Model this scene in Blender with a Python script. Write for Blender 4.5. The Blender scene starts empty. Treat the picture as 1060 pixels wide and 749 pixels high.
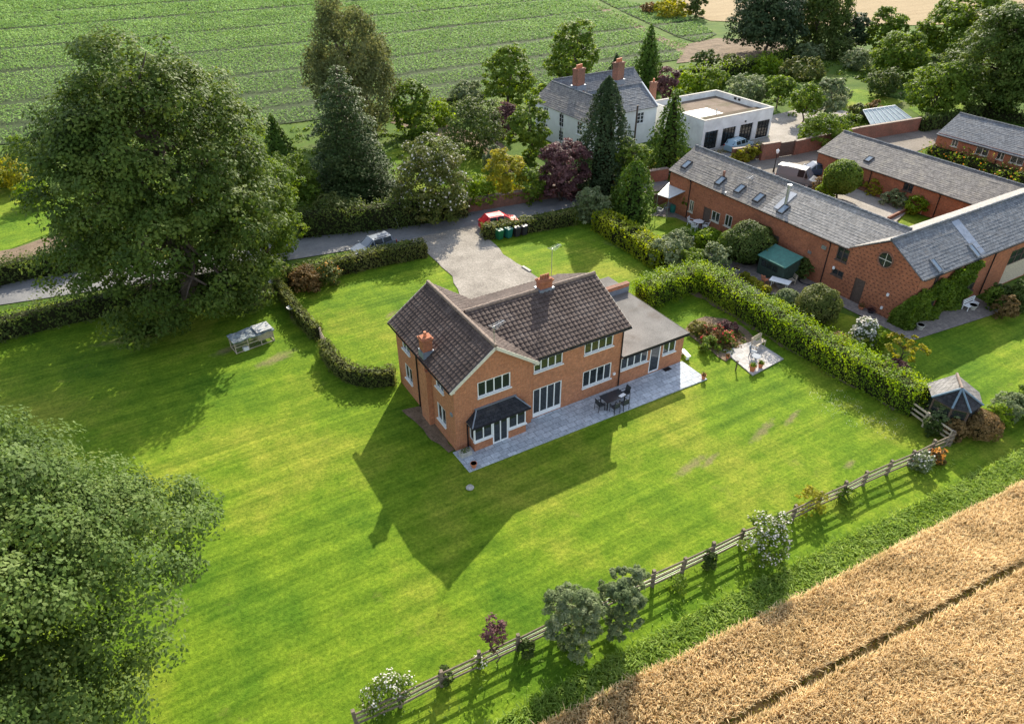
import bpy, bmesh, math, random
import numpy as np
from mathutils import Vector, Matrix
C = bpy.context.scene.collection
SC = bpy.context.scene
# ------------------------------------------------------------------ camera, sky, sun, exposure
CAM = np.array([-13.803, -29.606, 29.027]); YAW, PITCH, FPX = 0.5398, 0.6032, 732.83
SUN_EL, SUN_AZ = math.radians(31.7), math.radians(42.0)
cd = bpy.data.cameras.new('camera'); cam = bpy.data.objects.new('camera', cd); C.objects.link(cam)
cam.location = CAM; cam.rotation_euler = (math.pi/2-PITCH, 0, -YAW)
cd.sensor_width = 36; cd.lens = FPX/1060*36; cd.clip_end = 3000; cd.clip_start = .5
SC.camera = cam
W = bpy.data.worlds.new('World'); SC.world = W; W.use_nodes = True
nt = W.node_tree; bg = nt.nodes['Background']
sky = nt.nodes.new('ShaderNodeTexSky'); sky.sky_type = 'NISHITA'; sky.sun_disc = False
sky.sun_elevation = SUN_EL; sky.sun_rotation = SUN_AZ
hs_ = nt.nodes.new('ShaderNodeHueSaturation'); hs_.inputs['Saturation'].default_value = .62
nt.links.new(sky.outputs[0], hs_.inputs['Color']); nt.links.new(hs_.outputs[0], bg.inputs[0]); bg.inputs[1].default_value = 0.15
sd = bpy.data.lights.new('sun', 'SUN'); sd.energy = 4.1; sd.angle = math.radians(.5); sd.color = (1, .91, .75)
sun = bpy.data.objects.new('sun', sd); C.objects.link(sun)
sdir = Vector((math.sin(SUN_AZ)*math.cos(SUN_EL), math.cos(SUN_AZ)*math.cos(SUN_EL), math.sin(SUN_EL)))
sun.rotation_euler = sdir.to_track_quat('Z', 'Y').to_euler(); sun.location = sdir*150
SC.view_settings.view_transform = 'Standard'; SC.view_settings.look = 'None'
SC.view_settings.exposure = 1.22; SC.view_settings.gamma = 1; SC.view_settings.use_curve_mapping = False
SC.cycles.max_bounces = 6; SC.cycles.diffuse_bounces = 3; SC.cycles.transparent_max_bounces = 4
# ------------------------------------------------------------------ measuring helpers (survey of the site)
_f = np.array([math.sin(YAW)*math.cos(PITCH), math.cos(YAW)*math.cos(PITCH), -math.sin(PITCH)])
_r = np.array([math.cos(YAW), -math.sin(YAW), 0]); _u = np.cross(_r, _f)
def ray(x, y): return _f + _r*(x-530)/FPX - _u*(y-374.5)/FPX
def at(x, y, z=0.0):
    d = ray(x, y); return CAM + d*((z-CAM[2])/d[2])
def onpl(x, y, p0, n):
    d = ray(x, y); return CAM + d*(np.dot(np.array(p0)-CAM, n)/np.dot(d, n))
def dist(p): return float(np.dot(np.array([p[0], p[1], p[2] if len(p) > 2 else 0])-CAM, _f))
def height(b, ty):
    """height of a thing standing at ground point b whose top is seen on row ty"""
    k = (374.5-ty)/FPX; o = np.array([b[0], b[1], 0])-CAM
    return float((k*np.dot(o, _f)-np.dot(o, _u))/(_u[2]-k*_f[2]))
def g2(x, y): return tuple(at(x, y)[:2])
# ------------------------------------------------------------------ scene bookkeeping
def tag(o, label=None, cat=None, group=None, kind=None):
    if label: o['label'] = label
    if cat: o['category'] = cat
    if group: o['group'] = group
    if kind: o['kind'] = kind
    return o
def thing(name, label, cat, loc=(0, 0, 0), rz=0.0, group=None):
    o = bpy.data.objects.new(name, None); C.objects.link(o); o.empty_display_size = .3
    o.location = (loc[0], loc[1], loc[2] if len(loc) > 2 else 0); o.rotation_euler = (0, 0, rz)
    return tag(o, label, cat, group)
def root_of(o):
    while o.parent: o = o.parent
    return o
def to_local(co, parent):
    if parent is None: return co
    r = root_of(parent); co = co-np.array(r.location)
    a = -r.rotation_euler[2]; c, s = math.cos(a), math.sin(a)
    out = co.copy(); out[:, 0] = co[:, 0]*c-co[:, 1]*s; out[:, 1] = co[:, 0]*s+co[:, 1]*c
    return out
def link(name, me, mat, parent=None):
    o = bpy.data.objects.new(name, me); C.objects.link(o)
    if mat: me.materials.append(mat)
    if parent: o.parent = parent
    return o
def copy_tree(o, parent=None):
    c = o.copy(); C.objects.link(c)
    if parent: c.parent = parent
    for ch in list(o.children): copy_tree(ch, c)
    return c
V = lambda *a: np.array(a, float)
UP = V(0, 0, 1)
def unit(a): a = np.array(a, float); return a/np.linalg.norm(a)
class MB:
    """collects faces, then links them as ONE mesh object"""
    def __init__(s): s.v = []; s.f = []; s.uv = []
    def face(s, pts, uv=None):
        i = len(s.v); s.v += [tuple(map(float, q)) for q in pts]; s.f.append(tuple(range(i, i+len(pts)))); s.uv.append(uv); return s
    def box(s, x0, x1, y0, y1, z0, z1):
        return s.obox(V((x0+x1)/2, (y0+y1)/2, (z0+z1)/2), V((x1-x0)/2, 0, 0), V(0, (y1-y0)/2, 0), V(0, 0, (z1-z0)/2))
    def obox(s, c, a, b, d):
        c, a, b, d = map(lambda q: np.array(q, float), (c, a, b, d))
        for n, p, q in ((a, b, d), (-a, d, b), (b, d, a), (-b, a, d), (d, a, b), (-d, b, a)):
            s.face([c+n-p-q, c+n+p-q, c+n+p+q, c+n-p+q])
        return s
    def bar(s, p, q, w, h=None, up=UP):
        p = np.array(p, float); q = np.array(q, float); h = h or w; d = q-p; L = np.linalg.norm(d); d = d/L
        a = np.cross(d, up)
        if np.linalg.norm(a) < 1e-3: a = np.cross(d, V(1, 0, 0))
        a = unit(a); b = np.cross(a, d)
        return s.obox((p+q)/2, d*L/2, a*w/2, b*h/2)
    def tube(s, pts, rad, n=7, cap=True):
        pts = [np.array(q, float) for q in pts]
        if not hasattr(rad, '__len__'): rad = [rad]*len(pts)
        rings = []; a = None
        for i, q in enumerate(pts):
            d = unit(pts[min(i+1, len(pts)-1)]-pts[max(i-1, 0)])
            if a is None: a = np.cross(d, V(.3, .9, .2))
            a = unit(a-d*np.dot(a, d)); b = np.cross(d, a)
            k = len(s.v)
            for j in range(n):
                t = 2*math.pi*j/n; s.v.append(tuple(q+(a*math.cos(t)+b*math.sin(t))*rad[i]))
            rings.append(k)
        for k0, k1 in zip(rings, rings[1:]):
            for j in range(n):
                s.f.append((k0+j, k0+(j+1) % n, k1+(j+1) % n, k1+j)); s.uv.append(None)
        if cap:
            s.f.append(tuple(rings[-1]+j for j in range(n))); s.uv.append(None)
            s.f.append(tuple(rings[0]+j for j in reversed(range(n)))); s.uv.append(None)
        return s
    def lathe(s, c, prof, n=16):
        return s.tube([V(c[0], c[1], (c[2] if len(c) > 2 else 0)+z) for r, z in prof], [r for r, z in prof], n)
    def prism(s, poly, z0, z1):
        n = len(poly); A = [V(x, y, z0) for x, y in poly]; B = [V(x, y, z1) for x, y in poly]
        s.face(B); s.face(A[::-1])
        for i in range(n): s.face([A[i], A[(i+1) % n], B[(i+1) % n], B[i]])
        return s
    def build(s, name, mat, parent=None, smooth=False, local=False, bevel=0):
        co = np.array(s.v, float)
        me = bpy.data.meshes.new(name)
        if not local: co = to_local(co, parent)
        me.from_pydata(co.tolist(), [], s.f)
        uvl = me.uv_layers.new(name='UVMap'); W_ = np.array(s.v, float); data = []
        for f, uv in zip(s.f, s.uv):
            if uv is not None: data += [c for q in uv for c in q]; continue
            P = W_[list(f)]; n = np.zeros(3)
            for i in range(len(f)): n += np.cross(P[i], P[(i+1) % len(f)])
            L = np.linalg.norm(n); n = n/L if L > 1e-12 else UP
            if abs(n[2]) > .72: q = P[:, :2]
            else:
                h = unit([-n[1], n[0], 0]); q = np.stack([P@h, P[:, 2]], 1)
            data += q.ravel().tolist()
        uvl.data.foreach_set('uv', data)
        if smooth: me.polygons.foreach_set('use_smooth', [True]*len(me.polygons))
        me.update()
        o = link(name, me, mat, parent)
        if bevel:
            b_ = bmesh.new(); b_.from_mesh(me); bmesh.ops.remove_doubles(b_, verts=b_.verts, dist=1e-4)
            bmesh.ops.recalc_face_normals(b_, faces=b_.faces)
            bmesh.ops.bevel(b_, geom=[e for e in b_.edges if e.calc_face_angle(0) > .5], offset=bevel, segments=2, affect='EDGES')
            b_.to_mesh(me); b_.free()
        return o
# ------------------------------------------------------------------ materials (all procedural)
MATS = {}
def newmat(name):
    m = bpy.data.materials.new(name); m.use_nodes = True; MATS[name] = m
    n = m.node_tree.nodes; return m, n, m.node_tree.links, n['Principled BSDF']
def ramp(nodes, cols, pos=None, interp='LINEAR'):
    r = nodes.new('ShaderNodeValToRGB'); r.color_ramp.interpolation = interp
    e = r.color_ramp.elements
    pos = pos or [i/(len(cols)-1) for i in range(len(cols))]
    e[0].position = pos[0]; e[0].color = (*cols[0], 1); e[1].position = pos[-1]; e[1].color = (*cols[-1], 1)
    for c, q in zip(cols[1:-1], pos[1:-1]): k = e.new(q); k.color = (*c, 1)
    return r
def noise(nodes, links, scale, detail=4, rough=.55, vec=None, stretch=None, rot=0):
    t = nodes.new('ShaderNodeTexNoise'); t.inputs['Scale'].default_value = scale
    t.inputs['Detail'].default_value = detail; t.inputs['Roughness'].default_value = rough
    if vec is None:
        g = nodes.new('ShaderNodeNewGeometry'); vec = g.outputs['Position']
    if stretch or rot:
        mp = nodes.new('ShaderNodeMapping'); mp.inputs['Scale'].default_value = stretch or (1, 1, 1)
        mp.inputs['Rotation'].default_value = (0, 0, rot); links.new(vec, mp.inputs[0]); vec = mp.outputs[0]
    links.new(vec, t.inputs['Vector']); return t
def mix(nodes, links, fac, a, b, mode='MIX'):
    m = nodes.new('ShaderNodeMix'); m.data_type = 'RGBA'; m.blend_type = mode
    for sock, val in ((m.inputs[0], fac), (m.inputs[6], a), (m.inputs[7], b)):
        if isinstance(val, (int, float)): sock.default_value = val
        elif isinstance(val, tuple): sock.default_value = (*val, 1)
        else: links.new(val, sock)
    return m.outputs[2]
def bump(nodes, links, p, h, strength=.4, dist_=.05):
    b = nodes.new('ShaderNodeBump'); b.inputs['Strength'].default_value = strength; b.inputs['Distance'].default_value = dist_
    links.new(h, b.inputs['Height']); links.new(b.outputs[0], p.inputs['Normal'])
def plain(name, col, rough=.6, metal=0, var=.25, scale=3, spec=.5, bumpy=0):
    m, n, l, p = newmat(name)
    t = noise(n, l, scale, 5)
    lo = tuple(c*(1-var) for c in col); hi = tuple(min(1, c*(1+var)) for c in col)
    r = ramp(n, [lo, hi], [.3, .7]); l.new(t.outputs[0], r.inputs[0]); l.new(r.outputs[0], p.inputs['Base Color'])
    p.inputs['Roughness'].default_value = rough; p.inputs['Metallic'].default_value = metal
    p.inputs['Specular IOR Level'].default_value = spec
    if bumpy: bump(n, l, p, t.outputs[0], bumpy)
    return m
def leafmat(name, dark, mid, light, trans=.3, scale=.55, rough=.6, spec=.12):
    m, n, l, p = newmat(name)
    a = n.new('ShaderNodeAttribute'); a.attribute_name = 'tint'
    t = noise(n, l, scale, 3)
    ad = n.new('ShaderNodeMath'); ad.operation = 'MULTIPLY_ADD'; l.new(a.outputs['Fac'], ad.inputs[0]); ad.inputs[1].default_value = .55
    sb = n.new('ShaderNodeMath'); sb.operation = 'MULTIPLY_ADD'; l.new(t.outputs[0], sb.inputs[0]); sb.inputs[1].default_value = 1.2; sb.inputs[2].default_value = -.38
    l.new(sb.outputs[0], ad.inputs[2])
    r = ramp(n, [dark, mid, light], [.08, .5, .95]); l.new(ad.outputs[0], r.inputs[0])
    l.new(r.outputs[0], p.inputs['Base Color']); p.inputs['Roughness'].default_value = rough; p.inputs['Specular IOR Level'].default_value = spec
    tr = n.new('ShaderNodeBsdfTranslucent')
    hs = n.new('ShaderNodeHueSaturation'); hs.inputs['Value'].default_value = 1.9; hs.inputs['Hue'].default_value = .485; hs.inputs['Saturation'].default_value = 1.1
    l.new(r.outputs[0], hs.inputs['Color']); l.new(hs.outputs[0], tr.inputs['Color'])
    mx = n.new('ShaderNodeMixShader'); mx.inputs[0].default_value = trans
    l.new(p.outputs[0], mx.inputs[1]); l.new(tr.outputs[0], mx.inputs[2])
    l.new(mx.outputs[0], n['Material Output'].inputs['Surface'])
    return m
def brickmat(name, c1, c2, mortar, bw=.225, bh=.075, mo=.012, stain=(.12, .05, .03), stain_amt=.45, rough=.85, hole_shade=False):
    m, n, l, p = newmat(name)
    uv = n.new('ShaderNodeTexCoord')
    b = n.new('ShaderNodeTexBrick'); l.new(uv.outputs['UV'], b.inputs['Vector'])
    b.inputs['Scale'].default_value = 1; b.inputs['Brick Width'].default_value = bw; b.inputs['Row Height'].default_value = bh
    b.inputs['Mortar Size'].default_value = mo; b.inputs['Mortar Smooth'].default_value = .2; b.inputs['Bias'].default_value = 0
    b.inputs['Color1'].default_value = (*c1, 1); b.inputs['Color2'].default_value = (*c2, 1); b.inputs['Mortar'].default_value = (*mortar, 1)
    t = noise(n, l, .7, 6); r = ramp(n, [(0, 0, 0), (1, 1, 1)], [.42, .75]); l.new(t.outputs[0], r.inputs[0])
    k = n.new('ShaderNodeMath'); k.operation = 'MULTIPLY'; l.new(r.outputs[0], k.inputs[0]); k.inputs[1].default_value = stain_amt
    col = mix(n, l, k.outputs[0], b.outputs['Color'], stain)
    t2 = noise(n, l, 6, 3, .7); r2 = ramp(n, [(.72, .72, .72), (1.25, 1.22, 1.2)], [.3, .7]); l.new(t2.outputs[0], r2.inputs[0])
    col = mix(n, l, 1.0, col, r2.outputs[0], 'MULTIPLY')
    if hole_shade:  # vent holes: the shade inside them is painted as flat dark spots
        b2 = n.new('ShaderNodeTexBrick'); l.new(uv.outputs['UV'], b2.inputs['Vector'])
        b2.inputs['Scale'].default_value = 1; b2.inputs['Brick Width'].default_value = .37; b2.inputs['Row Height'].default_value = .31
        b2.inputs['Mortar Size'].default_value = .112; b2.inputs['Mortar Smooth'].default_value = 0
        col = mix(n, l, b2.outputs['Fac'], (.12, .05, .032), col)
    l.new(col, p.inputs['Base Color']); p.inputs['Roughness'].default_value = rough
    p.inputs['Specular IOR Level'].default_value = .25
    bump(n, l, p, b.outputs['Fac'], -.3, .01)
    return m
def slatemat(name, c1, c2, gap, bw, bh, lichen, amt, rough=.85, spec=.12):
    m, n, l, p = newmat(name)
    uv = n.new('ShaderNodeTexCoord')
    b = n.new('ShaderNodeTexBrick'); l.new(uv.outputs['UV'], b.inputs['Vector'])
    b.inputs['Scale'].default_value = 1; b.inputs['Brick Width'].default_value = bw; b.inputs['Row Height'].default_value = bh
    b.inputs['Mortar Size'].default_value = .012; b.inputs['Mortar Smooth'].default_value = .3
    b.inputs['Color1'].default_value = (*c1, 1); b.inputs['Color2'].default_value = (*c2, 1); b.inputs['Mortar'].default_value = (*gap, 1)
    t = noise(n, l, 1.1, 7, .65); r = ramp(n, [(0, 0, 0), (1, 1, 1)], [.5, .68]); l.new(t.outputs[0], r.inputs[0])
    k = n.new('ShaderNodeMath'); k.operation = 'MULTIPLY'; l.new(r.outputs[0], k.inputs[0]); k.inputs[1].default_value = amt
    col = mix(n, l, k.outputs[0], b.outputs['Color'], lichen)
    t2 = noise(n, l, 4, 4, .7); r2 = ramp(n, [(.65, .65, .66), (1.3, 1.3, 1.28)], [.32, .68]); l.new(t2.outputs[0], r2.inputs[0])
    col = mix(n, l, 1.0, col, r2.outputs[0], 'MULTIPLY')
    l.new(col, p.inputs['Base Color']); p.inputs['Roughness'].default_value = rough; p.inputs['Specular IOR Level'].default_value = spec
    return m
def groundmat(name, cols, scale, fine=25, rough=.95, stretch=None, rot=0, pos=None, bmp=.5, fine_amt=.35, patch=None, patch_scale=.12, patch_pos=(.55, .7), bdist=.04):
    m, n, l, p = newmat(name)
    t = noise(n, l, scale, 6, .6, None, stretch, rot); r = ramp(n, cols, pos or [.3+.4*i/(len(cols)-1) for i in range(len(cols))])
    l.new(t.outputs[0], r.inputs[0]); col = r.outputs[0]
    t2 = noise(n, l, fine, 4, .7)
    r2 = ramp(n, [(1-fine_amt,)*3, (1+fine_amt,)*3], [.3, .7]); l.new(t2.outputs[0], r2.inputs[0])
    col = mix(n, l, 1.0, col, r2.outputs[0], 'MULTIPLY')
    if patch:
        t3 = noise(n, l, patch_scale, 7, .62); r3 = ramp(n, [(0, 0, 0), (1, 1, 1)], list(patch_pos)); l.new(t3.outputs[0], r3.inputs[0])
        col = mix(n, l, r3.outputs[0], col, patch)
    l.new(col, p.inputs['Base Color']); p.inputs['Roughness'].default_value = rough; p.inputs['Specular IOR Level'].default_value = .1
    if bmp: bump(n, l, p, t2.outputs[0], bmp, bdist)
    return m
M = {}
M['brick'] = brickmat('house_brick', (.49, .17, .073), (.38, .125, .056), (.40, .26, .17), stain=(.24, .09, .045), stain_amt=.3)
M['barn_brick'] = brickmat('barn_brick', (.43, .14, .06), (.30, .09, .043), (.29, .16, .10), stain=(.17, .065, .035), stain_amt=.6)
M['painted_vent_brick'] = brickmat('barn_brick_painted_vents', (.43, .14, .06), (.30, .09, .043), (.29, .16, .10), stain=(.17, .065, .035), stain_amt=.5, hole_shade=True)
M['garden_brick'] = brickmat('garden_wall_brick', (.30, .11, .065), (.22, .085, .055), (.24, .16, .12), stain=(.1, .07, .05), stain_amt=.7)
M['render'] = plain('white_render', (.74, .74, .72), .8, var=.07, scale=1.2)
M['garage_render'] = plain('weathered_white_render', (.66, .66, .64), .85, var=.16, scale=.9)
M['white'] = plain('white_upvc', (.8, .8, .79), .35, var=.03)
M['cream'] = plain('cream_timber', (.6, .56, .46), .6, var=.15, scale=6)
M['glass'] = None
m_, n_, l_, p_ = newmat('window_glass'); p_.inputs['Base Color'].default_value = (.018, .024, .026, 1); p_.inputs['Roughness'].default_value = .04; p_.inputs['Specular IOR Level'].default_value = .9; M['glass'] = m_
m_, n_, l_, p_ = newmat('car_glass'); p_.inputs['Base Color'].default_value = (.012, .018, .022, 1); p_.inputs['Roughness'].default_value = .12; p_.inputs['Specular IOR Level'].default_value = .22; M['carglass'] = m_
m_, n_, l_, p_ = newmat('skylight_glass'); p_.inputs['Base Color'].default_value = (.10, .15, .2, 1); p_.inputs['Roughness'].default_value = .12; p_.inputs['Specular IOR Level'].default_value = 1; M['skyglass'] = m_
m, n, l, p = newmat('brown_concrete_tile'); M['tile'] = m
ta = noise(n, l, .8, 7, .7); ra = ramp(n, [(.058, .042, .036), (.088, .064, .055), (.135, .108, .095)], [.34, .52, .72]); l.new(ta.outputs[0], ra.inputs[0])
ta2 = noise(n, l, 7, 4, .75); ra2 = ramp(n, [(.62, .62, .62), (1, 1, 1), (2.1, 2.0, 1.9)], [.3, .55, .76]); l.new(ta2.outputs[0], ra2.inputs[0])
l.new(mix(n, l, 1.0, ra.outputs[0], ra2.outputs[0], 'MULTIPLY'), p.inputs['Base Color']); p.inputs['Roughness'].default_value = .8; p.inputs['Specular IOR Level'].default_value = .2
M['ridge'] = plain('ridge_tile', (.2, .145, .11), .8, var=.35, scale=5)
M['slate'] = slatemat('old_grey_slate', (.225, .208, .195), (.15, .14, .132), (.05, .045, .04), .36, .26, (.3, .27, .22), .55, .82, .14)
M['slate_pale'] = slatemat('pale_grey_slate', (.325, .305, .285), (.24, .228, .215), (.08, .075, .07), .36, .26, (.34, .31, .27), .4, .82, .14)
M['slate_blue'] = slatemat('blue_grey_slate', (.19, .2, .215), (.125, .135, .15), (.035, .04, .05), .36, .26, (.22, .2, .18), .35, .82, .14)
M['slate_dark'] = slatemat('dark_slate', (.04, .042, .05), (.026, .028, .034), (.012, .012, .014), .3, .2, (.1, .09, .08), .3, .82, .14)
M['lead'] = plain('lead_flashing', (.2, .23, .28), .45, .3, .2, 3)
M['black'] = plain('black_plastic', (.018, .017, .018), .6, var=.2, spec=.15)
M['felt'] = groundmat('grey_roofing_felt', [(.125, .12, .112), (.175, .168, .158), (.215, .205, .192)], .5, 14, .95, patch=(.12, .1, .085), patch_scale=.35, patch_pos=(.55, .75), bmp=.1)
M['felt_brown'] = groundmat('brown_mossy_felt', [(.13, .095, .07), (.2, .155, .12)], .5, 10, .9, patch=(.09, .08, .04), patch_scale=.4, bmp=.2)
M['grp'] = plain('pale_roof_sheet', (.34, .34, .335), .6, var=.1)
M['terracotta'] = plain('terracotta', (.5, .17, .08), .8, var=.25, scale=8)
M['stone'] = plain('pale_stone', (.4, .38, .34), .9, var=.25, scale=8, bumpy=.2)
M['wood'] = plain('weathered_timber', (.165, .128, .09), .85, var=.35, scale=7, bumpy=.2)
M['wood_pale'] = plain('pale_timber', (.48, .4, .3), .8, var=.25, scale=7)
M['wood_dark'] = plain('dark_timber', (.09, .06, .045), .8, var=.3, scale=7)
M['bark'] = plain('bark', (.095, .07, .052), .95, var=.4, scale=5, bumpy=.5)
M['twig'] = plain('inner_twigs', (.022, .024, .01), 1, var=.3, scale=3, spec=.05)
M['metal'] = plain('galvanised_metal', (.45, .46, .47), .4, .8, .15)
M['shed'] = plain('dark_green_timber', (.025, .045, .033), .75, var=.25, scale=6)
M['shedroof'] = plain('green_felt', (.05, .16, .13), .85, var=.2, scale=4)
M['awning'] = plain('grey_canvas', (.55, .56, .55), .8, var=.06)
M['whiteplastic'] = plain('white_plastic', (.78, .78, .78), .5, var=.05)
M['teal'] = plain('teal_plastic', (.1, .5, .45), .5, var=.1)
M['bin_green'] = plain('green_bin_plastic', (.012, .13, .055), .45, var=.1)
M['bin_teal'] = plain('teal_bin_plastic', (.012, .14, .11), .45, var=.1)
M['bin_black'] = plain('black_bin_plastic', (.03, .028, .035), .4, var=.1)
M['tyre'] = plain('tyre_rubber', (.015, .015, .015), .8, var=.1)
M['red_light'] = plain('red_lens', (.35, .01, .01), .2, var=.05)
M['clear_light'] = plain('clear_lens', (.6, .6, .62), .1, var=.05)
def paint(name, col, metal=.0):
    m, n, l, p = newmat(name); p.inputs['Base Color'].default_value = (*col, 1); p.inputs['Roughness'].default_value = .42
    p.inputs['Metallic'].default_value = metal*.5; p.inputs['Coat Weight'].default_value = .35; p.inputs['Coat Roughness'].default_value = .05; return m
# grounds
M['ground'] = groundmat('rough_grass', [(.04, .085, .010), (.07, .12, .016), (.11, .14, .03)], .25, 5, patch=(.10, .10, .04), patch_scale=.09, patch_pos=(.6, .75))
M['road'] = groundmat('worn_tarmac', [(.14, .14, .145), (.19, .19, .19), (.24, .23, .22)], .35, 12, .9, bmp=.2, fine_amt=.2)
M['gravel'] = groundmat('gravel', [(.20, .18, .155), (.28, .255, .22), (.35, .32, .28)], .4, 9, .95, bmp=.6, fine_amt=.4)
M['courtyard'] = groundmat('courtyard_gravel', [(.17, .15, .125), (.24, .215, .185)], .3, 8, .95, bmp=.4)
M['pale_gravel'] = groundmat('pale_gravel', [(.26, .235, .205), (.36, .33, .295)], .6, 9, .95, bmp=.3)
M['soil'] = groundmat('bare_soil', [(.10, .075, .05), (.17, .125, .085), (.22, .165, .11)], .6, 7, bmp=.6)
M['wheat_soil'] = groundmat('wheat_floor', [(.24, .17, .07), (.34, .25, .11)], .8, 7, bmp=.5)
M['crop_soil'] = groundmat('potato_ground', [(.03, .045, .018), (.05, .07, .025)], .4, 6, bmp=.5)
M['stubble'] = groundmat('stubble', [(.25, .185, .10), (.31, .235, .135)], .08, 3, stretch=(1, 6, 1), bmp=.2)
def pavemat(name, c1, c2, gap, bw, bh):
    m = brickmat(name, c1, c2, gap, bw, bh, .012, stain=tuple(.6*c for c in c1), stain_amt=.35); return m
M['paving'] = pavemat('grey_stone_paving', (.52, .57, .62), (.35, .39, .44), (.12, .12, .12), .62, .45)
M['paving_pale'] = pavemat('pale_slabs', (.46, .44, .42), (.36, .35, .34), (.2, .19, .17), .6, .6)
M['paving_barn'] = pavemat('brick_path', (.27, .235, .21), (.2, .175, .16), (.12, .11, .1), .4, .4)
BARE = [(285, 371, 1.35, .5, .25), (235, 362, 1.0, .4, .2), (145, 348, 2.6, .6, -.1), (272, 305, 2.4, .9, .9), (205, 312, 4.5, 1.0, -.15), (316, 335, 1.6, .5, 1.9), (715, 482, 1.3, .3, .15), (735, 476, .8, .2, .3), (790, 445, 1.3, .28, .3), (820, 432, 1.0, .2, .3), (405, 325, .6, .25, .5), (700, 290, 3.0, .35, .95), (670, 262, 4, .4, -1.1), (880, 480, .5, .2, .2)]
def lawnmat():
    m, n, l, p = newmat('mown_lawn'); geo = n.new('ShaderNodeNewGeometry')
    t = noise(n, l, .10, 6, .62); a = ramp(n, [(.068, .139, .010), (.117, .188, .013), (.195, .222, .028)], [.36, .5, .66]); l.new(t.outputs[0], a.inputs[0])
    s = noise(n, l, 1, 4, .65, None, (.035, 1.0, 1), .035); b = ramp(n, [(.86, .89, .86), (1.14, 1.11, 1.12)], [.34, .66]); l.new(s.outputs[0], b.inputs[0])
    col = mix(n, l, 1.0, a.outputs[0], b.outputs[0], 'MULTIPLY')
    s0 = noise(n, l, 1, 3, .6, None, (.10, 3.4, 1), .035); b0 = ramp(n, [(.86, .9, .84), (1.14, 1.1, 1.12)], [.38, .62]); l.new(s0.outputs[0], b0.inputs[0])
    col = mix(n, l, 1.0, col, b0.outputs[0], 'MULTIPLY')
    wv = n.new('ShaderNodeTexWave'); wv.bands_direction = 'Y'; wv.inputs['Scale'].default_value = .21; wv.inputs['Distortion'].default_value = 1.6; wv.inputs['Detail'].default_value = 2; wv.inputs['Detail Scale'].default_value = .25
    wm = n.new('ShaderNodeMapping'); wm.inputs['Rotation'].default_value = (0, 0, .035); l.new(geo.outputs['Position'], wm.inputs[0]); l.new(wm.outputs[0], wv.inputs['Vector'])
    wr = ramp(n, [(.93, .95, .92), (1.07, 1.06, 1.05)], [.4, .6]); l.new(wv.outputs[0], wr.inputs[0]); col = mix(n, l, 1.0, col, wr.outputs[0], 'MULTIPLY')
    s2 = noise(n, l, .8, 8, .78); c = ramp(n, [(.74, .82, .7), (1.24, 1.16, 1.2)], [.32, .68]); l.new(s2.outputs[0], c.inputs[0])
    col = mix(n, l, 1.0, col, c.outputs[0], 'MULTIPLY')
    s3 = noise(n, l, 5, 5, .8); d = ramp(n, [(.5, .58, .5), (1.5, 1.42, 1.42)], [.3, .7]); l.new(s3.outputs[0], d.inputs[0])
    col = mix(n, l, 1.0, col, d.outputs[0], 'MULTIPLY')
    s4 = noise(n, l, .33, 9, .75); e = ramp(n, [(0, 0, 0), (.6, .6, .6)], [.60, .78]); l.new(s4.outputs[0], e.inputs[0])
    col = mix(n, l, e.outputs[0], col, (.22, .19, .055))
    # worn bare earth, each patch with its own place and shape
    wob = noise(n, l, 1.7, 6, .75); acc = None
    for x, y, rx, ry, rot in BARE:
        q = at(x, y); mp = n.new('ShaderNodeMapping'); mp.vector_type = 'TEXTURE'; mp.inputs['Location'].default_value = (q[0], q[1], 0); mp.inputs['Rotation'].default_value = (0, 0, rot); mp.inputs['Scale'].default_value = (rx, ry, 1e6)
        l.new(geo.outputs['Position'], mp.inputs[0]); ln = n.new('ShaderNodeVectorMath'); ln.operation = 'LENGTH'; l.new(mp.outputs[0], ln.inputs[0])
        if acc is None: acc = ln.outputs['Value']
        else: k = n.new('ShaderNodeMath'); k.operation = 'MINIMUM'; l.new(acc, k.inputs[0]); l.new(ln.outputs['Value'], k.inputs[1]); acc = k.outputs[0]
    sm = n.new('ShaderNodeMath'); sm.operation = 'MULTIPLY_ADD'; l.new(wob.outputs[0], sm.inputs[0]); sm.inputs[1].default_value = 2.6; l.new(acc, sm.inputs[2])
    br = ramp(n, [(.62, .62, .62), (0, 0, 0)], [.40, .64]); sc = n.new('ShaderNodeMath'); sc.operation = 'MULTIPLY'; sc.inputs[1].default_value = .24; l.new(sm.outputs[0], sc.inputs[0]); l.new(sc.outputs[0], br.inputs[0])
    so = ramp(n, [(.13, .10, .06), (.27, .2, .12)], [.35, .65]); l.new(s3.outputs[0], so.inputs[0])
    col = mix(n, l, br.outputs[0], col, so.outputs[0])
    l.new(col, p.inputs['Base Color']); p.inputs['Roughness'].default_value = .9; p.inputs['Specular IOR Level'].default_value = .08
    bump(n, l, p, s3.outputs[0], .8, .07)
    return m
M['lawn'] = lawnmat()
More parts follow.
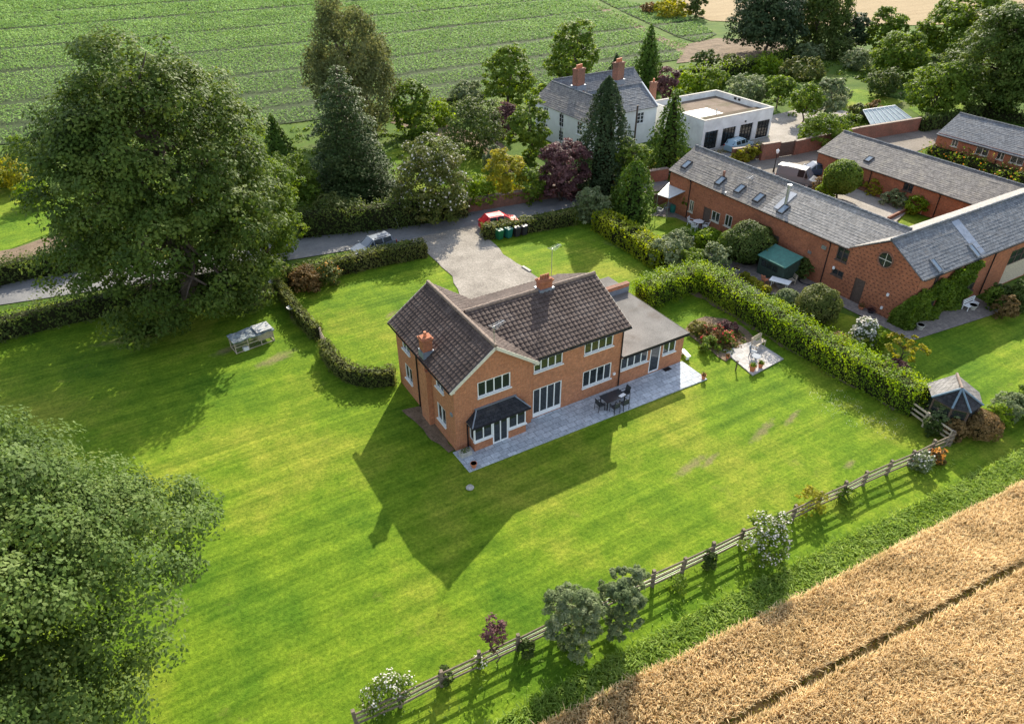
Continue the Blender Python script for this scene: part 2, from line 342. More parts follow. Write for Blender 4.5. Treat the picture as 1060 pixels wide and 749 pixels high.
# leaves: dark, mid, light base colours
M['oak'] = leafmat('oak_leaves', (.034, .062, .010), (.068, .108, .018), (.135, .175, .034), .26)
M['near'] = leafmat('near_tree_leaves', (.040, .075, .014), (.082, .135, .026), (.16, .21, .062), .24)
M['ash'] = leafmat('pale_tree_leaves', (.05, .095, .010), (.10, .16, .018), (.185, .235, .035), .36)
M['birch'] = leafmat('birch_leaves', (.055, .07, .022), (.105, .12, .042), (.18, .19, .08), .3)
M['cedar'] = leafmat('cedar_needles', (.026, .05, .014), (.054, .088, .026), (.105, .135, .045), .15)
M['conifer'] = leafmat('dark_conifer', (.018, .036, .014), (.036, .06, .024), (.075, .10, .04), .12)
M['conifer2'] = leafmat('green_conifer', (.028, .058, .008), (.055, .105, .014), (.10, .16, .025), .2)
M['lime'] = leafmat('lime_green_leaves', (.07, .13, .008), (.135, .215, .012), (.24, .31, .03), .45)
M['laurel'] = leafmat('laurel_leaves', (.07, .135, .010), (.15, .24, .014), (.29, .37, .03), .42, rough=.5, spec=.15)
M['yellow'] = leafmat('golden_leaves', (.13, .15, .012), (.24, .24, .02), (.40, .35, .05), .42)
M['hedge'] = leafmat('hawthorn_hedge', (.045, .068, .012), (.095, .118, .026), (.18, .18, .06), .3)
M['hedge_dark'] = leafmat('dark_hedge', (.030, .052, .010), (.064, .098, .02), (.125, .15, .042), .28)
M['green'] = leafmat('garden_leaves', (.048, .09, .010), (.10, .16, .018), (.18, .24, .04), .4)
M['silver'] = leafmat('grey_green_leaves', (.07, .105, .035), (.135, .175, .075), (.27, .295, .17), .3)
M['purple'] = leafmat('purple_leaves', (.045, .02, .02), (.10, .048, .048), (.21, .11, .11), .28)
M['rust'] = leafmat('rusty_leaves', (.07, .05, .016), (.15, .10, .035), (.25, .165, .07), .3)
M['whiteflower'] = leafmat('white_blossom', (.35, .33, .28), (.55, .52, .47), (.75, .72, .68), .2)
M['orangeflower'] = leafmat('orange_flowers', (.45, .12, .02), (.6, .25, .04), (.75, .5, .1), .25)
M['redflower'] = leafmat('red_flowers', (.4, .02, .02), (.55, .08, .06), (.6, .25, .2), .25)
M['wheat'] = leafmat('ripe_wheat', (.45, .355, .185), (.60, .485, .28), (.75, .635, .40), .3, .5)
M['grass'] = leafmat('long_grass', (.12, .20, .03), (.20, .295, .055), (.32, .40, .12), .4, .7)
M['drygrass'] = leafmat('dry_grass', (.09, .12, .02), (.2, .19, .05), (.34, .28, .1), .35, .7)
M['potato'] = leafmat('potato_leaves', (.13, .23, .058), (.19, .31, .08), (.275, .405, .135), .2, .08, spec=.05, rough=.8)
M['turf'] = leafmat('turf_blades', (.05, .12, .008), (.11, .18, .012), (.21, .22, .025), .3)
M['moss_felt'] = groundmat('mossy_raised_felt', [(.075, .058, .04), (.12, .095, .066)], .7, 8, .95, patch=(.06, .065, .025), patch_scale=.5, bmp=.3)
M['golden'] = leafmat('golden_hedge_leaves', (.10, .15, .010), (.20, .255, .014), (.34, .36, .03), .45)
M['grey_paint'] = plain('blue_grey_paint', (.16, .19, .23), .6, var=.15, spec=.25)
M['dark_mesh'] = plain('dark_mesh_fabric', (.05, .055, .06), .8, var=.2, spec=.2)
M['dark_glass'] = plain('dark_glass_top', (.03, .033, .04), .25, var=.1, spec=.4)
# ------------------------------------------------------------------ foliage
def rnd_dirs(rng, n):
    d = rng.normal(size=(n, 3)); return d/np.linalg.norm(d, axis=1)[:, None]
def leaf_mesh(name, P, N, size, rng, mat, parent=None, aspect=.62, tint=None, extra=None, flat=.42, point=None):
    """P leaf centres, N preferred normals. Every leaf is a bent four-cornered blade of its own."""
    n = len(P); P = np.asarray(P, float)
    P = to_local(P, parent)
    nn = N+rng.normal(size=(n, 3))*flat; nn /= np.linalg.norm(nn, axis=1)[:, None]+1e-9
    a = np.cross(nn, rnd_dirs(rng, n)) if point is None else point+rng.normal(size=(n, 3))*.3
    a /= np.linalg.norm(a, axis=1)[:, None]+1e-9
    b = np.cross(nn, a); b /= np.linalg.norm(b, axis=1)[:, None]+1e-9
    s = (size*rng.uniform(.6, 1.35, n))[:, None]*.5
    v = np.empty((n, 4, 3)); v[:, 0] = P-a*s; v[:, 2] = P+a*s; v[:, 1] = P+b*s*aspect-nn*s*.25; v[:, 3] = P-b*s*aspect-nn*s*.25
    v = v.reshape(-1, 3); nf = n
    cv, cf = (extra if extra else (np.zeros((0, 3)), []))
    cv = to_local(np.asarray(cv, float).reshape(-1, 3), parent) if len(cv) else np.zeros((0, 3))
    me = bpy.data.meshes.new(name); nv = len(v)+len(cv); ncl = sum(len(f) for f in cf)
    me.vertices.add(nv); me.loops.add(4*n+ncl); me.polygons.add(n+len(cf))
    me.vertices.foreach_set('co', np.concatenate([v, cv]).ravel().astype(np.float32))
    li = np.concatenate([np.arange(4*n)]+[np.array(f)+len(v) for f in cf]) if len(cf) else np.arange(4*n)
    me.loops.foreach_set('vertex_index', li.astype(np.int32))
    st = list(4*np.arange(n)); k = 4*n
    for f in cf: st.append(k); k += len(f)
    me.polygons.foreach_set('loop_start', np.array(st, np.int32))
    ta = me.attributes.new('tint', 'FLOAT', 'FACE')
    tv = rng.uniform(0, 1, n) if tint is None else np.clip(tint+rng.normal(size=n)*.18, 0, 1)
    ta.data.foreach_set('value', np.concatenate([tv, np.zeros(len(cf))]).astype(np.float32))
    me.update(calc_edges=True)
    o = link(name, me, mat, parent)
    if len(cf):
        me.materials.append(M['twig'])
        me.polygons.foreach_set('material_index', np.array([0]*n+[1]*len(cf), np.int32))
    return o
def clump_leaves(rng, cc, cr, centre, n, squash=.7):
    """n leaves over clumps at cc (K,3) of radius cr (K)"""
    w = cr**2; k = rng.choice(len(cc), n, p=w/w.sum())
    d = rnd_dirs(rng, n); rad = cr[k]*rng.uniform(.25, 1, n)**.45
    P = cc[k]+d*rad[:, None]*np.array([1, 1, squash])
    out = P-centre; out /= np.linalg.norm(out, axis=1)[:, None]+1e-9
    N = d*.7+out*.5+np.array([0, 0, .55])
    tint = rng.uniform(.2, .8, len(cc))[k]
    return P, N, tint
def fib(n, rng):
    i = np.arange(n)+.5; z = 1-2*i/n; a = i*2.399963+rng.uniform(0, 6); r = np.sqrt(1-z*z)
    d = np.stack([r*np.cos(a), r*np.sin(a), z], 1)+rng.normal(size=(n, 3))*.9/math.sqrt(n); return d/np.linalg.norm(d, axis=1)[:, None]
def crown_pts(rng, cen, R, ry, hz, shape, leaf, cover, K=None, squash=.8, cluster=None):
    """boughs on an uneven envelope, leaf clumps on the boughs, leaves on the clumps"""
    m = min(R, hz*1.15); nb = K or int(np.clip(13+R*2.6, 13, 46)); d = fib(nb, rng); dz = d[:, 2]
    full = np.where(dz < 0, np.sqrt(np.clip(1-np.abs(dz)**3.2, 0, 1))/np.sqrt(np.clip(1-dz*dz, .02, 1)), np.where(dz > 0, 1-(.22 if R > 7 else .08)*dz, 1)); full = np.minimum(full, 2.2)
    if shape == 'column': full = np.minimum(np.sqrt(np.clip(1-np.abs(dz)**5, 0, 1))/np.sqrt(np.clip(1-dz*dz, .02, 1)), 2.6)
    br = m*rng.uniform(.30, .46, nb)*(1.12 if R < 4 else .92); reach = rng.uniform(.74 if R > 7 else .88, 1.05, nb)
    env = np.stack([d[:, 0]*full*R, d[:, 1]*full*ry, dz*hz], 1); ln = np.linalg.norm(env, axis=1)
    bc = cen+env*((ln*reach-br*.95)/ln)[:, None]
    ni = max(3, nb//2); bc = np.concatenate([bc, cen+rnd_dirs(rng, ni)*np.array([R, ry, hz])*rng.uniform(.3, .62, ni)[:, None]]); br = np.concatenate([br, m*rng.uniform(.25, .35, ni)])
    kc = 22 if R > 4 else 16; nB = len(bc); cd_ = rnd_dirs(rng, nB*kc); o = bc-cen; o /= np.linalg.norm(o, axis=1)[:, None]+1e-9
    cd_ += np.repeat(o, kc, 0)*.55+np.array([0, 0, .25]); cd_ /= np.linalg.norm(cd_, axis=1)[:, None]
    cc = np.repeat(bc, kc, 0)+cd_*np.repeat(br, kc)[:, None]*rng.uniform(.6, 1.05, nB*kc)[:, None]*np.array([1, 1, squash if shape != 'weep' else 1.25])
    cr = np.repeat(br, kc)*rng.uniform(.2, .40, nB*kc)*(cluster or 1.0)
    area = 4*math.pi*((R*R)**1.6/3+2*(R*hz)**1.6/3)**(1/1.6); n = int(min(area*cover*1.75/(leaf*leaf), 330000))
    w = cr**2; k = rng.choice(len(cc), n, p=w/w.sum()); e = rnd_dirs(rng, n); e[:, 2] = np.where((e[:, 2] < -.2) & (rng.random(n) < .7), -e[:, 2], e[:, 2])
    P = cc[k]+e*(cr[k]*rng.uniform(.3, 1.08, n)**.5)[:, None]*np.array([1, 1, .72 if shape != 'weep' else 1.7])
    out = P-cen; out /= np.linalg.norm(out, axis=1)[:, None]+1e-9; N = e*.9+out*.45+np.array([0, 0, .45])
    if shape == 'weep': N[:, 2] *= .25
    return P, N, rng.uniform(.15, .85, len(cc))[k], bc, br
def limb(mb, rng, a, b, r0, r1, n=6, sag=.0):
    a = np.array(a, float); b = np.array(b, float); L = np.linalg.norm(b-a); pts = []
    off = rng.normal(size=(n+1, 3))*L*.035; off[0] = 0; off[-1] = 0
    for i in range(n+1):
        t = i/n; q = a*(1-t)+b*t+off[i]; q[2] += sag*math.sin(math.pi*t)*L; pts.append(q)
    mb.tube(pts, [r0+(r1-r0)*(i/n)**.8 for i in range(n+1)], 6); return pts
def px_leaf(p, px=2.8): return px*dist(p)/FPX
def tree(name, label, b, H, R, mat, seed, shape='round', base=.22, K=None, cover=3.6, leaf=None, cat='tree', group=None, trunk_r=None, limbs=7, squash=.7, ry=None, cluster=None, lean=(0, 0)):
    rng = np.random.default_rng(seed); b = np.array([b[0], b[1], 0.0])
    t = thing(name, label, cat, b, 0, group)
    leaf = leaf or px_leaf(b+np.array([0, 0, H*.5])); trunk_r = trunk_r or .022*H+.03
    zb = (base if base > .14 else base-.10)*H; tr = MB(); ry = ry or R; core = None
    if shape in ('round', 'column', 'weep'):
        hz = (H-zb)/2; cen = b+np.array([lean[0], lean[1], zb+hz])
        P, N, tint, bc, br = crown_pts(rng, cen, R, ry, hz, shape, leaf, cover, K, squash, cluster)
        P[:, 2] = np.maximum(P[:, 2], .04*H+.05*rng.random(len(P)))
        top = cen+np.array([0, 0, hz*.6])
        tp = limb(tr, rng, b-np.array([0, 0, .2]), top, trunk_r, trunk_r*.22, 7)
        order = np.argsort(-br)[:limbs]
        for q in order:
            s = tp[int(np.clip(2+rng.integers(0, 4), 1, 6))]
            pp = limb(tr, rng, s, bc[q], trunk_r*.42, trunk_r*.1, 5, .05)
            for _ in range(3):
                e = bc[q]+rnd_dirs(rng, 1)[0]*br[q]*.55; limb(tr, rng, pp[4], e, trunk_r*.14, trunk_r*.04, 3)
    elif shape == 'cedar':  # flat drooping plates of needles in tiers
        Pn = []; Nn = []; Tn = []; tiers = 17; tr.tube([b-np.array([0, 0, .2]), b+np.array([0, 0, H*.5]), b+np.array([0, 0, H*.97])], [trunk_r, trunk_r*.55, .02], 7)
        for i in range(tiers):
            f = i/tiers; z0 = zb+(H-zb)*f; rad0 = R*(1-f)**.62; m = int(6+rad0*1.5); a0 = rng.uniform(0, 6.28)
            for k in range(m):
                a = a0+2*math.pi*k/m+rng.normal()*.2; rad = max(.5, rad0*rng.uniform(.7, 1.12)); dz0 = rng.normal()*.22; wd = .34*rad+.25
                q = int(cover*1.3*rad*wd/(leaf*leaf)); u = rng.uniform(.1, 1, q)**.75; w = (np.sin(np.pi*np.clip(u*.95, 0, 1))**.6*.8+.2)*wd; v = rng.uniform(-1, 1, q)*w
                fr = np.sin(u*rad*9+k)*.05*rad; x = u*rad+fr
                Pn.append(np.stack([b[0]+np.cos(a)*x-np.sin(a)*v, b[1]+np.sin(a)*x+np.cos(a)*v, z0+dz0+.10*rad*np.sin(u*2.2)-.26*rad*u*u-.10*np.abs(v)+rng.normal(size=q)*.10], 1))
                Nn.append(np.stack([np.cos(a)*.35+rng.normal(size=q)*.1, np.sin(a)*.35+rng.normal(size=q)*.1, np.full(q, .9)], 1)); Tn.append(np.full(q, rng.uniform(.2, .8)))
                tr.tube([b+np.array([0, 0, z0+dz0-.1]), b+np.array([np.cos(a)*rad*.6, np.sin(a)*rad*.6, z0+dz0-.02*rad])], [.05, .02], 4)
        P = np.concatenate(Pn); N = np.concatenate(Nn); tint = np.concatenate(Tn); P[:, 2] = np.maximum(P[:, 2], .06)
    else:  # conifers: a ragged, tiered cone of sprays round a dark heart
        n = int(math.pi*R*math.hypot(R, H)*cover*3.0/(leaf*leaf))
        ex = (.58 if R > 4.5 else .8) if shape == 'cone' else .5
        f = 1-np.sqrt(rng.random(n)) if shape == 'cone' else rng.random(n)**1.15; a = rng.uniform(0, 2*math.pi, n)
        tiers = max(6, H/.75); ph = rng.uniform(0, 6, 8)
        rag = 1+.16*np.sin(a*5+ph[0]+f*9)+.12*np.sin(a*9+ph[1]-f*17)+.10*np.sin(a*3+ph[2]+f*4)
        saw = (f*tiers+.35*np.sin(a*4+ph[3])) % 1.0
        rag *= (1.10-.34*saw) if shape == 'cone' else (1.03-.12*saw)
        if shape == 'column_cone': rad = 1.25*R*np.clip((1-f)/.60, 0, 1)**.62*np.clip(.80+f*1.0, 0, 1)
        elif shape == 'egg': rad = 1.12*R*np.where(f > .4, np.sqrt(np.clip(1-((f-.4)/.6)**2, 0, 1)), .86+.35*f)
        else: rad = 1.3*R*(1-f)**ex
        rr = rad*rag*np.clip(1-np.abs(rng.normal(size=n))*.13, .25, 1)
        z = zb+(H-zb)*f-.10*rr*(1 if shape == 'cone' else -.6)+rng.normal(size=n)*.05
        P = np.stack([b[0]+np.cos(a)*rr, b[1]+np.sin(a)*rr, np.maximum(z, .05)], 1)
        N = np.stack([np.cos(a)*.75, np.sin(a)*.75, np.full(n, .6)-saw*.7], 1); tint = .5+.28*np.sin(a*3+f*11+ph[4])*np.sin(f*23+ph[5])-.25*(saw-.5)
        tr.tube([b-np.array([0, 0, .2]), b+np.array([0, 0, H*.5]), b+np.array([0, 0, H*.97])], [trunk_r, trunk_r*.55, .02], 7)
        cz = np.linspace(.06, .9, 7); prof = [(R*.5*((1-q)**ex if shape == 'cone' else min(1, (1-q)/.62)**.7), zb+(H-zb)*q) for q in cz]
        hm = MB(); hm.lathe((b[0], b[1], 0), prof, 9); core = (np.array(hm.v), hm.f)
    tr.build('trunk', M['bark'], t, smooth=True)
    leaf_mesh('crown', P, N, leaf, rng, mat, t, tint=tint, extra=core)
    return t
def ellip_core(c, r, n=10, m=6):
    vs = []; fs = []
    for i in range(m+1):
        ph = -math.pi/2+math.pi*i/m
        for j in range(n):
            th = 2*math.pi*j/n; vs.append((c[0]+r[0]*math.cos(ph)*math.cos(th), c[1]+r[1]*math.cos(ph)*math.sin(th), c[2]+r[2]*math.sin(ph)))
    for i in range(m):
        for j in range(n): fs.append((i*n+j, i*n+(j+1) % n, (i+1)*n+(j+1) % n, (i+1)*n+j))
    return np.array(vs), fs
def bush(name, label, b, R, H, mat, seed, cover=3.2, leaf=None, cat='shrub', group=None, clipped=False, ry=None, flowers=None, fl_n=.1, z0=0.0, K=None, cluster=.34):
    """a shrub: clumps of leaves over a twiggy core"""
    rng = np.random.default_rng(seed); ry = ry or R; b = np.array([b[0], b[1], z0])
    leaf = leaf or px_leaf(b, 2.4); cen = b+np.array([0, 0, H*.45]); n = int((2*math.pi*R*H+math.pi*R*R)*cover*1.2/(leaf*leaf))
    if clipped:
        d = rnd_dirs(rng, n); d[:, 2] = np.where(d[:, 2] < -.5, -d[:, 2], d[:, 2]); w = 1+.05*np.sin(d[:, 0]*7+seed)+.04*np.sin(d[:, 1]*9+d[:, 2]*6)
        P = cen+d*(w*rng.uniform(.86, 1.02, n))[:, None]*np.array([R, ry, H*.55]); N = d+np.array([0, 0, .2]); tint = None
    else:
        P, N, tint, _b, _c = crown_pts(rng, cen, R, ry, H*.55, 'round', leaf, cover*.85, K or int(np.clip(9+R*4, 9, 26)), .9); n = len(P)
    P[:, 2] = np.maximum(P[:, 2], z0+.03+rng.random(n)*.08)
    core = ellip_core(b+np.array([0, 0, H*.36]), (R*(.78 if clipped else .45), ry*(.78 if clipped else .45), H*(.42 if clipped else .26)))
    if not flowers:
        o = leaf_mesh(name, P, N, leaf, rng, mat, None, tint=tint, extra=core if clipped else None)
        o.data.transform(Matrix.Translation(-Vector(b))); o.location = b
        return tag(o, label, cat, group)
    t = thing(name, label, cat, b, 0, group)
    leaf_mesh('foliage', P, N, leaf, rng, mat, t, tint=tint)
    m = int(n*fl_n); i = rng.choice(n, m); out = P[i]-cen; out /= np.linalg.norm(out, axis=1)[:, None]
    q = P[i]+out*leaf*.5; keep = q[:, 2] > z0+.25*H
    leaf_mesh('blossom', q[keep], out[keep]+np.array([0, 0, .5]), leaf*.9, rng, flowers, t, aspect=.9)
    return t
def resample(pts, step):
    pts = [np.array(q[:2], float) for q in pts]; out = []
    for a, b in zip(pts, pts[1:]):
        L = np.linalg.norm(b-a); k = max(1, int(L/step))
        out += [a+(b-a)*i/k for i in range(k)]
    return np.array(out+[pts[-1]])
def smooth_path(pts, it=2):
    pts = [np.array(q[:2], float) for q in pts]
    for _ in range(it):
        n = [pts[0]]
        for a, b in zip(pts, pts[1:]): n += [a*.75+b*.25, a*.25+b*.75]
        pts = n+[pts[-1]]
    return pts
def hedge(name, label, path, w, H, mat, seed, cover=2.6, leaf=None, rough=.12, cat='hedge', smooth=True, group=None, flowers=None, wob=.1, tint_top=None):
    rng = np.random.default_rng(seed)
    if smooth and len(path) > 2: path = smooth_path(path)
    pts = resample(path, .5); seg = np.linalg.norm(np.diff(pts, axis=0), axis=1); s = np.concatenate([[0], np.cumsum(seg)]); L = s[-1]
    leaf = leaf or px_leaf(np.array([*pts[len(pts)//2], H]), 2.3)
    per = 2*H+w; n = int((L*per+2*w*H)*cover/(leaf*leaf))
    u = rng.random(n)*L; q = rng.random(n)*per
    x = np.interp(u, s, pts[:, 0]); y = np.interp(u, s, pts[:, 1])
    dx = np.gradient(pts[:, 0], s); dy = np.gradient(pts[:, 1], s); dl = np.hypot(dx, dy)
    tx = np.interp(u, s, dx/dl); ty = np.interp(u, s, dy/dl)
    ph = rng.uniform(0, 6, 6)
    hh = H*(1+wob*(.5*np.sin(u*.9+ph[0])+.35*np.sin(u*2.3+ph[1])+.3*np.sin(u*5.1+ph[2])))
    ww = w*(1+wob*(.5*np.sin(u*1.1+ph[3])+.5*np.sin(u*3.1+ph[4])))
    side = np.where(q < H, -1, np.where(q < 2*H, 1, 0)); zz = np.where(q < H, q/H, np.where(q < 2*H, (q-H)/H, 1.0)); off = np.where(side == 0, (q-2*H)/w-.5, side*.5)
    cut = np.clip((zz-.75)/.25, 0, 1)*.10; off = np.where(side != 0, off*(1-cut*1.2), off)
    nrm = np.stack([np.where(side != 0, side*-ty, 0), np.where(side != 0, side*tx, 0), np.where(side == 0, 1.0, .25)], 1)
    endm = rng.random(n) < (2*w*H)/(L*per+2*w*H)
    e = rng.random(n) < .5
    # ends
    xe = np.where(e, pts[0, 0], pts[-1, 0]); ye = np.where(e, pts[0, 1], pts[-1, 1]); te = np.where(e, -1, 1)
    txe = np.where(e, dx[0]/dl[0], dx[-1]/dl[-1]); tye = np.where(e, dy[0]/dl[0], dy[-1]/dl[-1])
    x = np.where(endm, xe, x); y = np.where(endm, ye, y); tx = np.where(endm, txe, tx); ty = np.where(endm, tye, ty)
    off = np.where(endm, rng.random(n)-.5, off); zz = np.where(endm, rng.random(n), zz)
    nrm[endm] = np.stack([te*tx, te*ty, np.full(n, .25)], 1)[endm]
    jit = rng.normal(size=n)*rough-rough*.4+rough*1.3*np.sin(u*7+zz*9+off*6)*np.sin(u*3.1+off*8+ph[5])
    P = np.stack([x-ty*off*ww, y+tx*off*ww, zz*hh], 1)+nrm*jit[:, None]
    P[:, 2] = np.maximum(P[:, 2], .04)
    tint = .5+.3*np.sin(u*1.7+ph[2])*np.sin(off*5+u*.6)
    # twiggy core
    cv = []; cf = []; cp = pts[::2] if len(pts) > 4 else pts
    for i, (a, b2) in enumerate(cp):
        j = min(i*2, len(pts)-1) if len(pts) > 4 else i; t_ = np.array([dx[j], dy[j]])/dl[j]; nn = np.array([-t_[1], t_[0]])*w*.36
        if i == 0: a, b2 = a+t_[0]*.15, b2+t_[1]*.15
        cv += [(a-nn[0], b2-nn[1], .0), (a-nn[0], b2-nn[1], H*.8), (a+nn[0], b2+nn[1], H*.8), (a+nn[0], b2+nn[1], .0)]
        if i:
            k = 4*i; cf += [(k-4, k, k+1, k-3), (k-3, k+1, k+2, k-2), (k-2, k+2, k+3, k-1)]
    cf += [(0, 1, 2, 3), (len(cv)-1, len(cv)-2, len(cv)-3, len(cv)-4)]
    c0 = np.array([*pts[len(pts)//2], 0.0])
    if not flowers:
        o = leaf_mesh(name, P, nrm, leaf, rng, mat, None, tint=tint, extra=(np.array(cv), cf))
        o.data.transform(Matrix.Translation(-Vector(c0))); o.location = c0
        return tag(o, label, cat, group)
    t = thing(name, label, cat, c0, 0, group)
    leaf_mesh('foliage', P, nrm, leaf, rng, mat, t, tint=tint, extra=(np.array(cv), cf))
    i = rng.choice(n, int(n*.08)); leaf_mesh('blossom', P[i]+nrm[i]*leaf, nrm[i], leaf*.8, rng, flowers, t, aspect=.9)
    return t
def inside(poly, P):
    x, y = P[:, 0], P[:, 1]; r = np.zeros(len(P), bool); n = len(poly); j = n-1
    for i in range(n):
        xi, yi = poly[i]; xj, yj = poly[j]
        c = ((yi > y) != (yj > y)) & (x < (xj-xi)*(y-yi)/(yj-yi+1e-12)+xi); r ^= c; j = i
    return r
def scatter(poly, n, rng):
    p = np.array(poly); lo, hi = p.min(0), p.max(0)
    q = lo+(hi-lo)*rng.random((n, 2)); return q[inside(poly, q)]
def tufts(name, poly, density, h, wd, mat, seed, kind='stuff', lean=.25, mask=None, zbase=0.0, blades=1, droop=.35):
    """upright blades (stem and bent head) growing over a polygon; one object nobody could count"""
    rng = np.random.default_rng(seed); p = np.array(poly); A = np.prod(p.max(0)-p.min(0)); q = scatter(poly, int(A*density), rng)
    if mask is not None: q = q[mask(q, rng)]
    n = len(q); hh = h*rng.uniform(.7, 1.2, n)*(1+.12*np.sin(q[:, 0]*1.3+seed)*np.sin(q[:, 1]*1.7))
    a = rng.uniform(0, 6.283, n); la = rng.normal(size=(n, 2))*lean*hh[:, None]+np.array([-.10, -.12])*hh[:, None]*lean*3
    w = np.stack([np.cos(a), np.sin(a), np.zeros(n)], 1)*(wd*rng.uniform(.6, 1.3, n))[:, None]*.5
    b = np.stack([q[:, 0], q[:, 1], np.full(n, zbase)], 1); mid = b+np.stack([la[:, 0]*.45, la[:, 1]*.45, hh*.62], 1); top = b+np.concatenate([la*1.25, (hh*(1-droop*.25))[:, None]], 1)
    v = np.stack([b-w*.5, b+w*.5, mid+w, mid-w, top+w*.35, top-w*.35], 1).reshape(-1, 3)
    k = np.arange(n)[:, None]*6
    f = np.concatenate([k+np.array([0, 1, 2, 3]), k+np.array([3, 2, 4, 5])], 1).reshape(-1)
    me = bpy.data.meshes.new(name); me.vertices.add(6*n); me.loops.add(8*n); me.polygons.add(2*n)
    me.vertices.foreach_set('co', v.ravel().astype(np.float32)); me.loops.foreach_set('vertex_index', f.astype(np.int32)); me.polygons.foreach_set('loop_start', (np.arange(2*n)*4).astype(np.int32))
    ta = me.attributes.new('tint', 'FLOAT', 'FACE'); ta.data.foreach_set('value', np.repeat(rng.random(n), 2).astype(np.float32)); me.update(calc_edges=True)
    o = link(name, me, mat); o['kind'] = kind; return o
LEVEL = [0]
def sheet(name, poly, mat, z=None, kind='structure', sub=None):
    """flat ground sheet, each laid 4 mm above the one before"""
    if z is None: LEVEL[0] += .004; z = LEVEL[0]
    b_ = bmesh.new(); vs = [b_.verts.new((x, y, z)) for x, y in poly]; b_.faces.new(vs)
    bmesh.ops.triangulate(b_, faces=b_.faces[:]); bmesh.ops.recalc_face_normals(b_, faces=b_.faces)
    uvl = b_.loops.layers.uv.new('UVMap')
    for f in b_.faces:
        if f.normal.z < 0: f.normal_flip()
        for l in f.loops: l[uvl].uv = l.vert.co.xy
    me = bpy.data.meshes.new(name); b_.to_mesh(me); b_.free()
    o = link(name, me, mat); o['kind'] = kind; return o
def wobble(poly, amp, seed, step=1.0):
    rng = np.random.default_rng(seed); p = resample(list(poly)+[poly[0]], step)[:-1]
    return [tuple(q) for q in p+rng.normal(size=p.shape)*amp]
def blob(c, rx, ry, seed, rot=0, n=22):
    rng = np.random.default_rng(seed); out = []; ph = rng.uniform(0, 6, 4)
    for i in range(n):
        t = 2*math.pi*i/n; k = 1+.16*math.sin(2*t+ph[0])+.12*math.sin(3*t+ph[1])+.08*math.sin(5*t+ph[2])
        x, y = rx*k*math.cos(t), ry*k*math.sin(t); out.append((c[0]+x*math.cos(rot)-y*math.sin(rot), c[1]+x*math.sin(rot)+y*math.cos(rot)))
    return out
# ------------------------------------------------------------------ building kit
def wall(B, P0, P1, h, ops=(), z0=0.0, depth=.12, gable=None):
    """outer face from P0 to P1 (left to right seen from outside) with real reveals round each opening (s0, s1, za, zb)"""
    P0 = V(P0[0], P0[1], 0); P1 = V(P1[0], P1[1], 0); L = np.linalg.norm(P1-P0); u = (P1-P0)/L; n = np.cross(u, UP)
    pt = lambda s, z, d=0: P0+u*s+UP*z-n*d
    S = sorted({0, L, *[a for o in ops for a in o[:2]]}); Z = sorted({z0, h, *[a for o in ops for a in o[2:4]]})
    for a, b in zip(S, S[1:]):
        for c, d in zip(Z, Z[1:]):
            ms, mz = (a+b)/2, (c+d)/2
            if any(o[0] < ms < o[1] and o[2] < mz < o[3] for o in ops): continue
            B.face([pt(a, c), pt(b, c), pt(b, d), pt(a, d)])
    for a, b, c, d in [o[:4] for o in ops]:
        B.face([pt(a, c), pt(a, d), pt(a, d, depth), pt(a, c, depth)]); B.face([pt(b, d), pt(b, c), pt(b, c, depth), pt(b, d, depth)])
        B.face([pt(a, d), pt(b, d), pt(b, d, depth), pt(a, d, depth)]); B.face([pt(b, c), pt(a, c), pt(a, c, depth), pt(b, c, depth)])
    if gable: B.face([pt(0, h), pt(L, h)]+[pt(s, z) for s, z in gable])
    return u, n
def window(root, P0, P1, o, cols=2, rows=1, fm='white', fw=.065, rec=.05, name='window', sill=True, glass='glass', label=None, bars=.035, panel=None):
    P0 = V(P0[0], P0[1], 0); P1 = V(P1[0], P1[1], 0); u = unit(P1-P0); n = np.cross(u, UP); a, b, c, d = o[:4]
    pt = lambda s, z, q=0: P0+u*s+UP*z-n*q
    F = MB()
    def rail(s0, s1, z0, z1, q0, q1): F.obox(pt((s0+s1)/2, (z0+z1)/2, (q0+q1)/2), u*(s1-s0)/2, n*(q1-q0)/2, UP*(z1-z0)/2)
    rail(a, a+fw, c, d, rec-.03, rec+.04); rail(b-fw, b, c, d, rec-.03, rec+.04)
    rail(a+fw, b-fw, c, c+fw, rec-.03, rec+.04); rail(a+fw, b-fw, d-fw, d, rec-.03, rec+.04)
    for i in range(1, cols):
        s = a+(b-a)*i/cols; rail(s-bars, s+bars, c+fw, d-fw, rec-.028, rec+.035)
    for i in range(1, rows):
        z = c+(d-c)*i/rows; rail(a+fw, b-fw, z-bars*.6, z+bars*.6, rec-.024, rec+.033)
    w = F.build(name, M[fm], root)
    if label: w['label'] = label
    G = MB(); G.obox(pt((a+b)/2, (c+d)/2, rec+.02), u*((b-a)/2-.01), n*.008, UP*((d-c)/2-.01)); G.build('pane', M[glass], w)
    if panel:
        Q = MB(); Q.obox(pt((a+b)/2, c+panel/2, rec+.005), u*((b-a)/2-.03), n*.02, UP*panel/2); Q.build('panel', M[fm], w)
    if sill:
        Q = MB(); Q.obox(pt((a+b)/2, c-.03, -.0), u*((b-a)/2+.06), n*.10, UP*.03); Q.build('sill', M[fm], w)
    return w
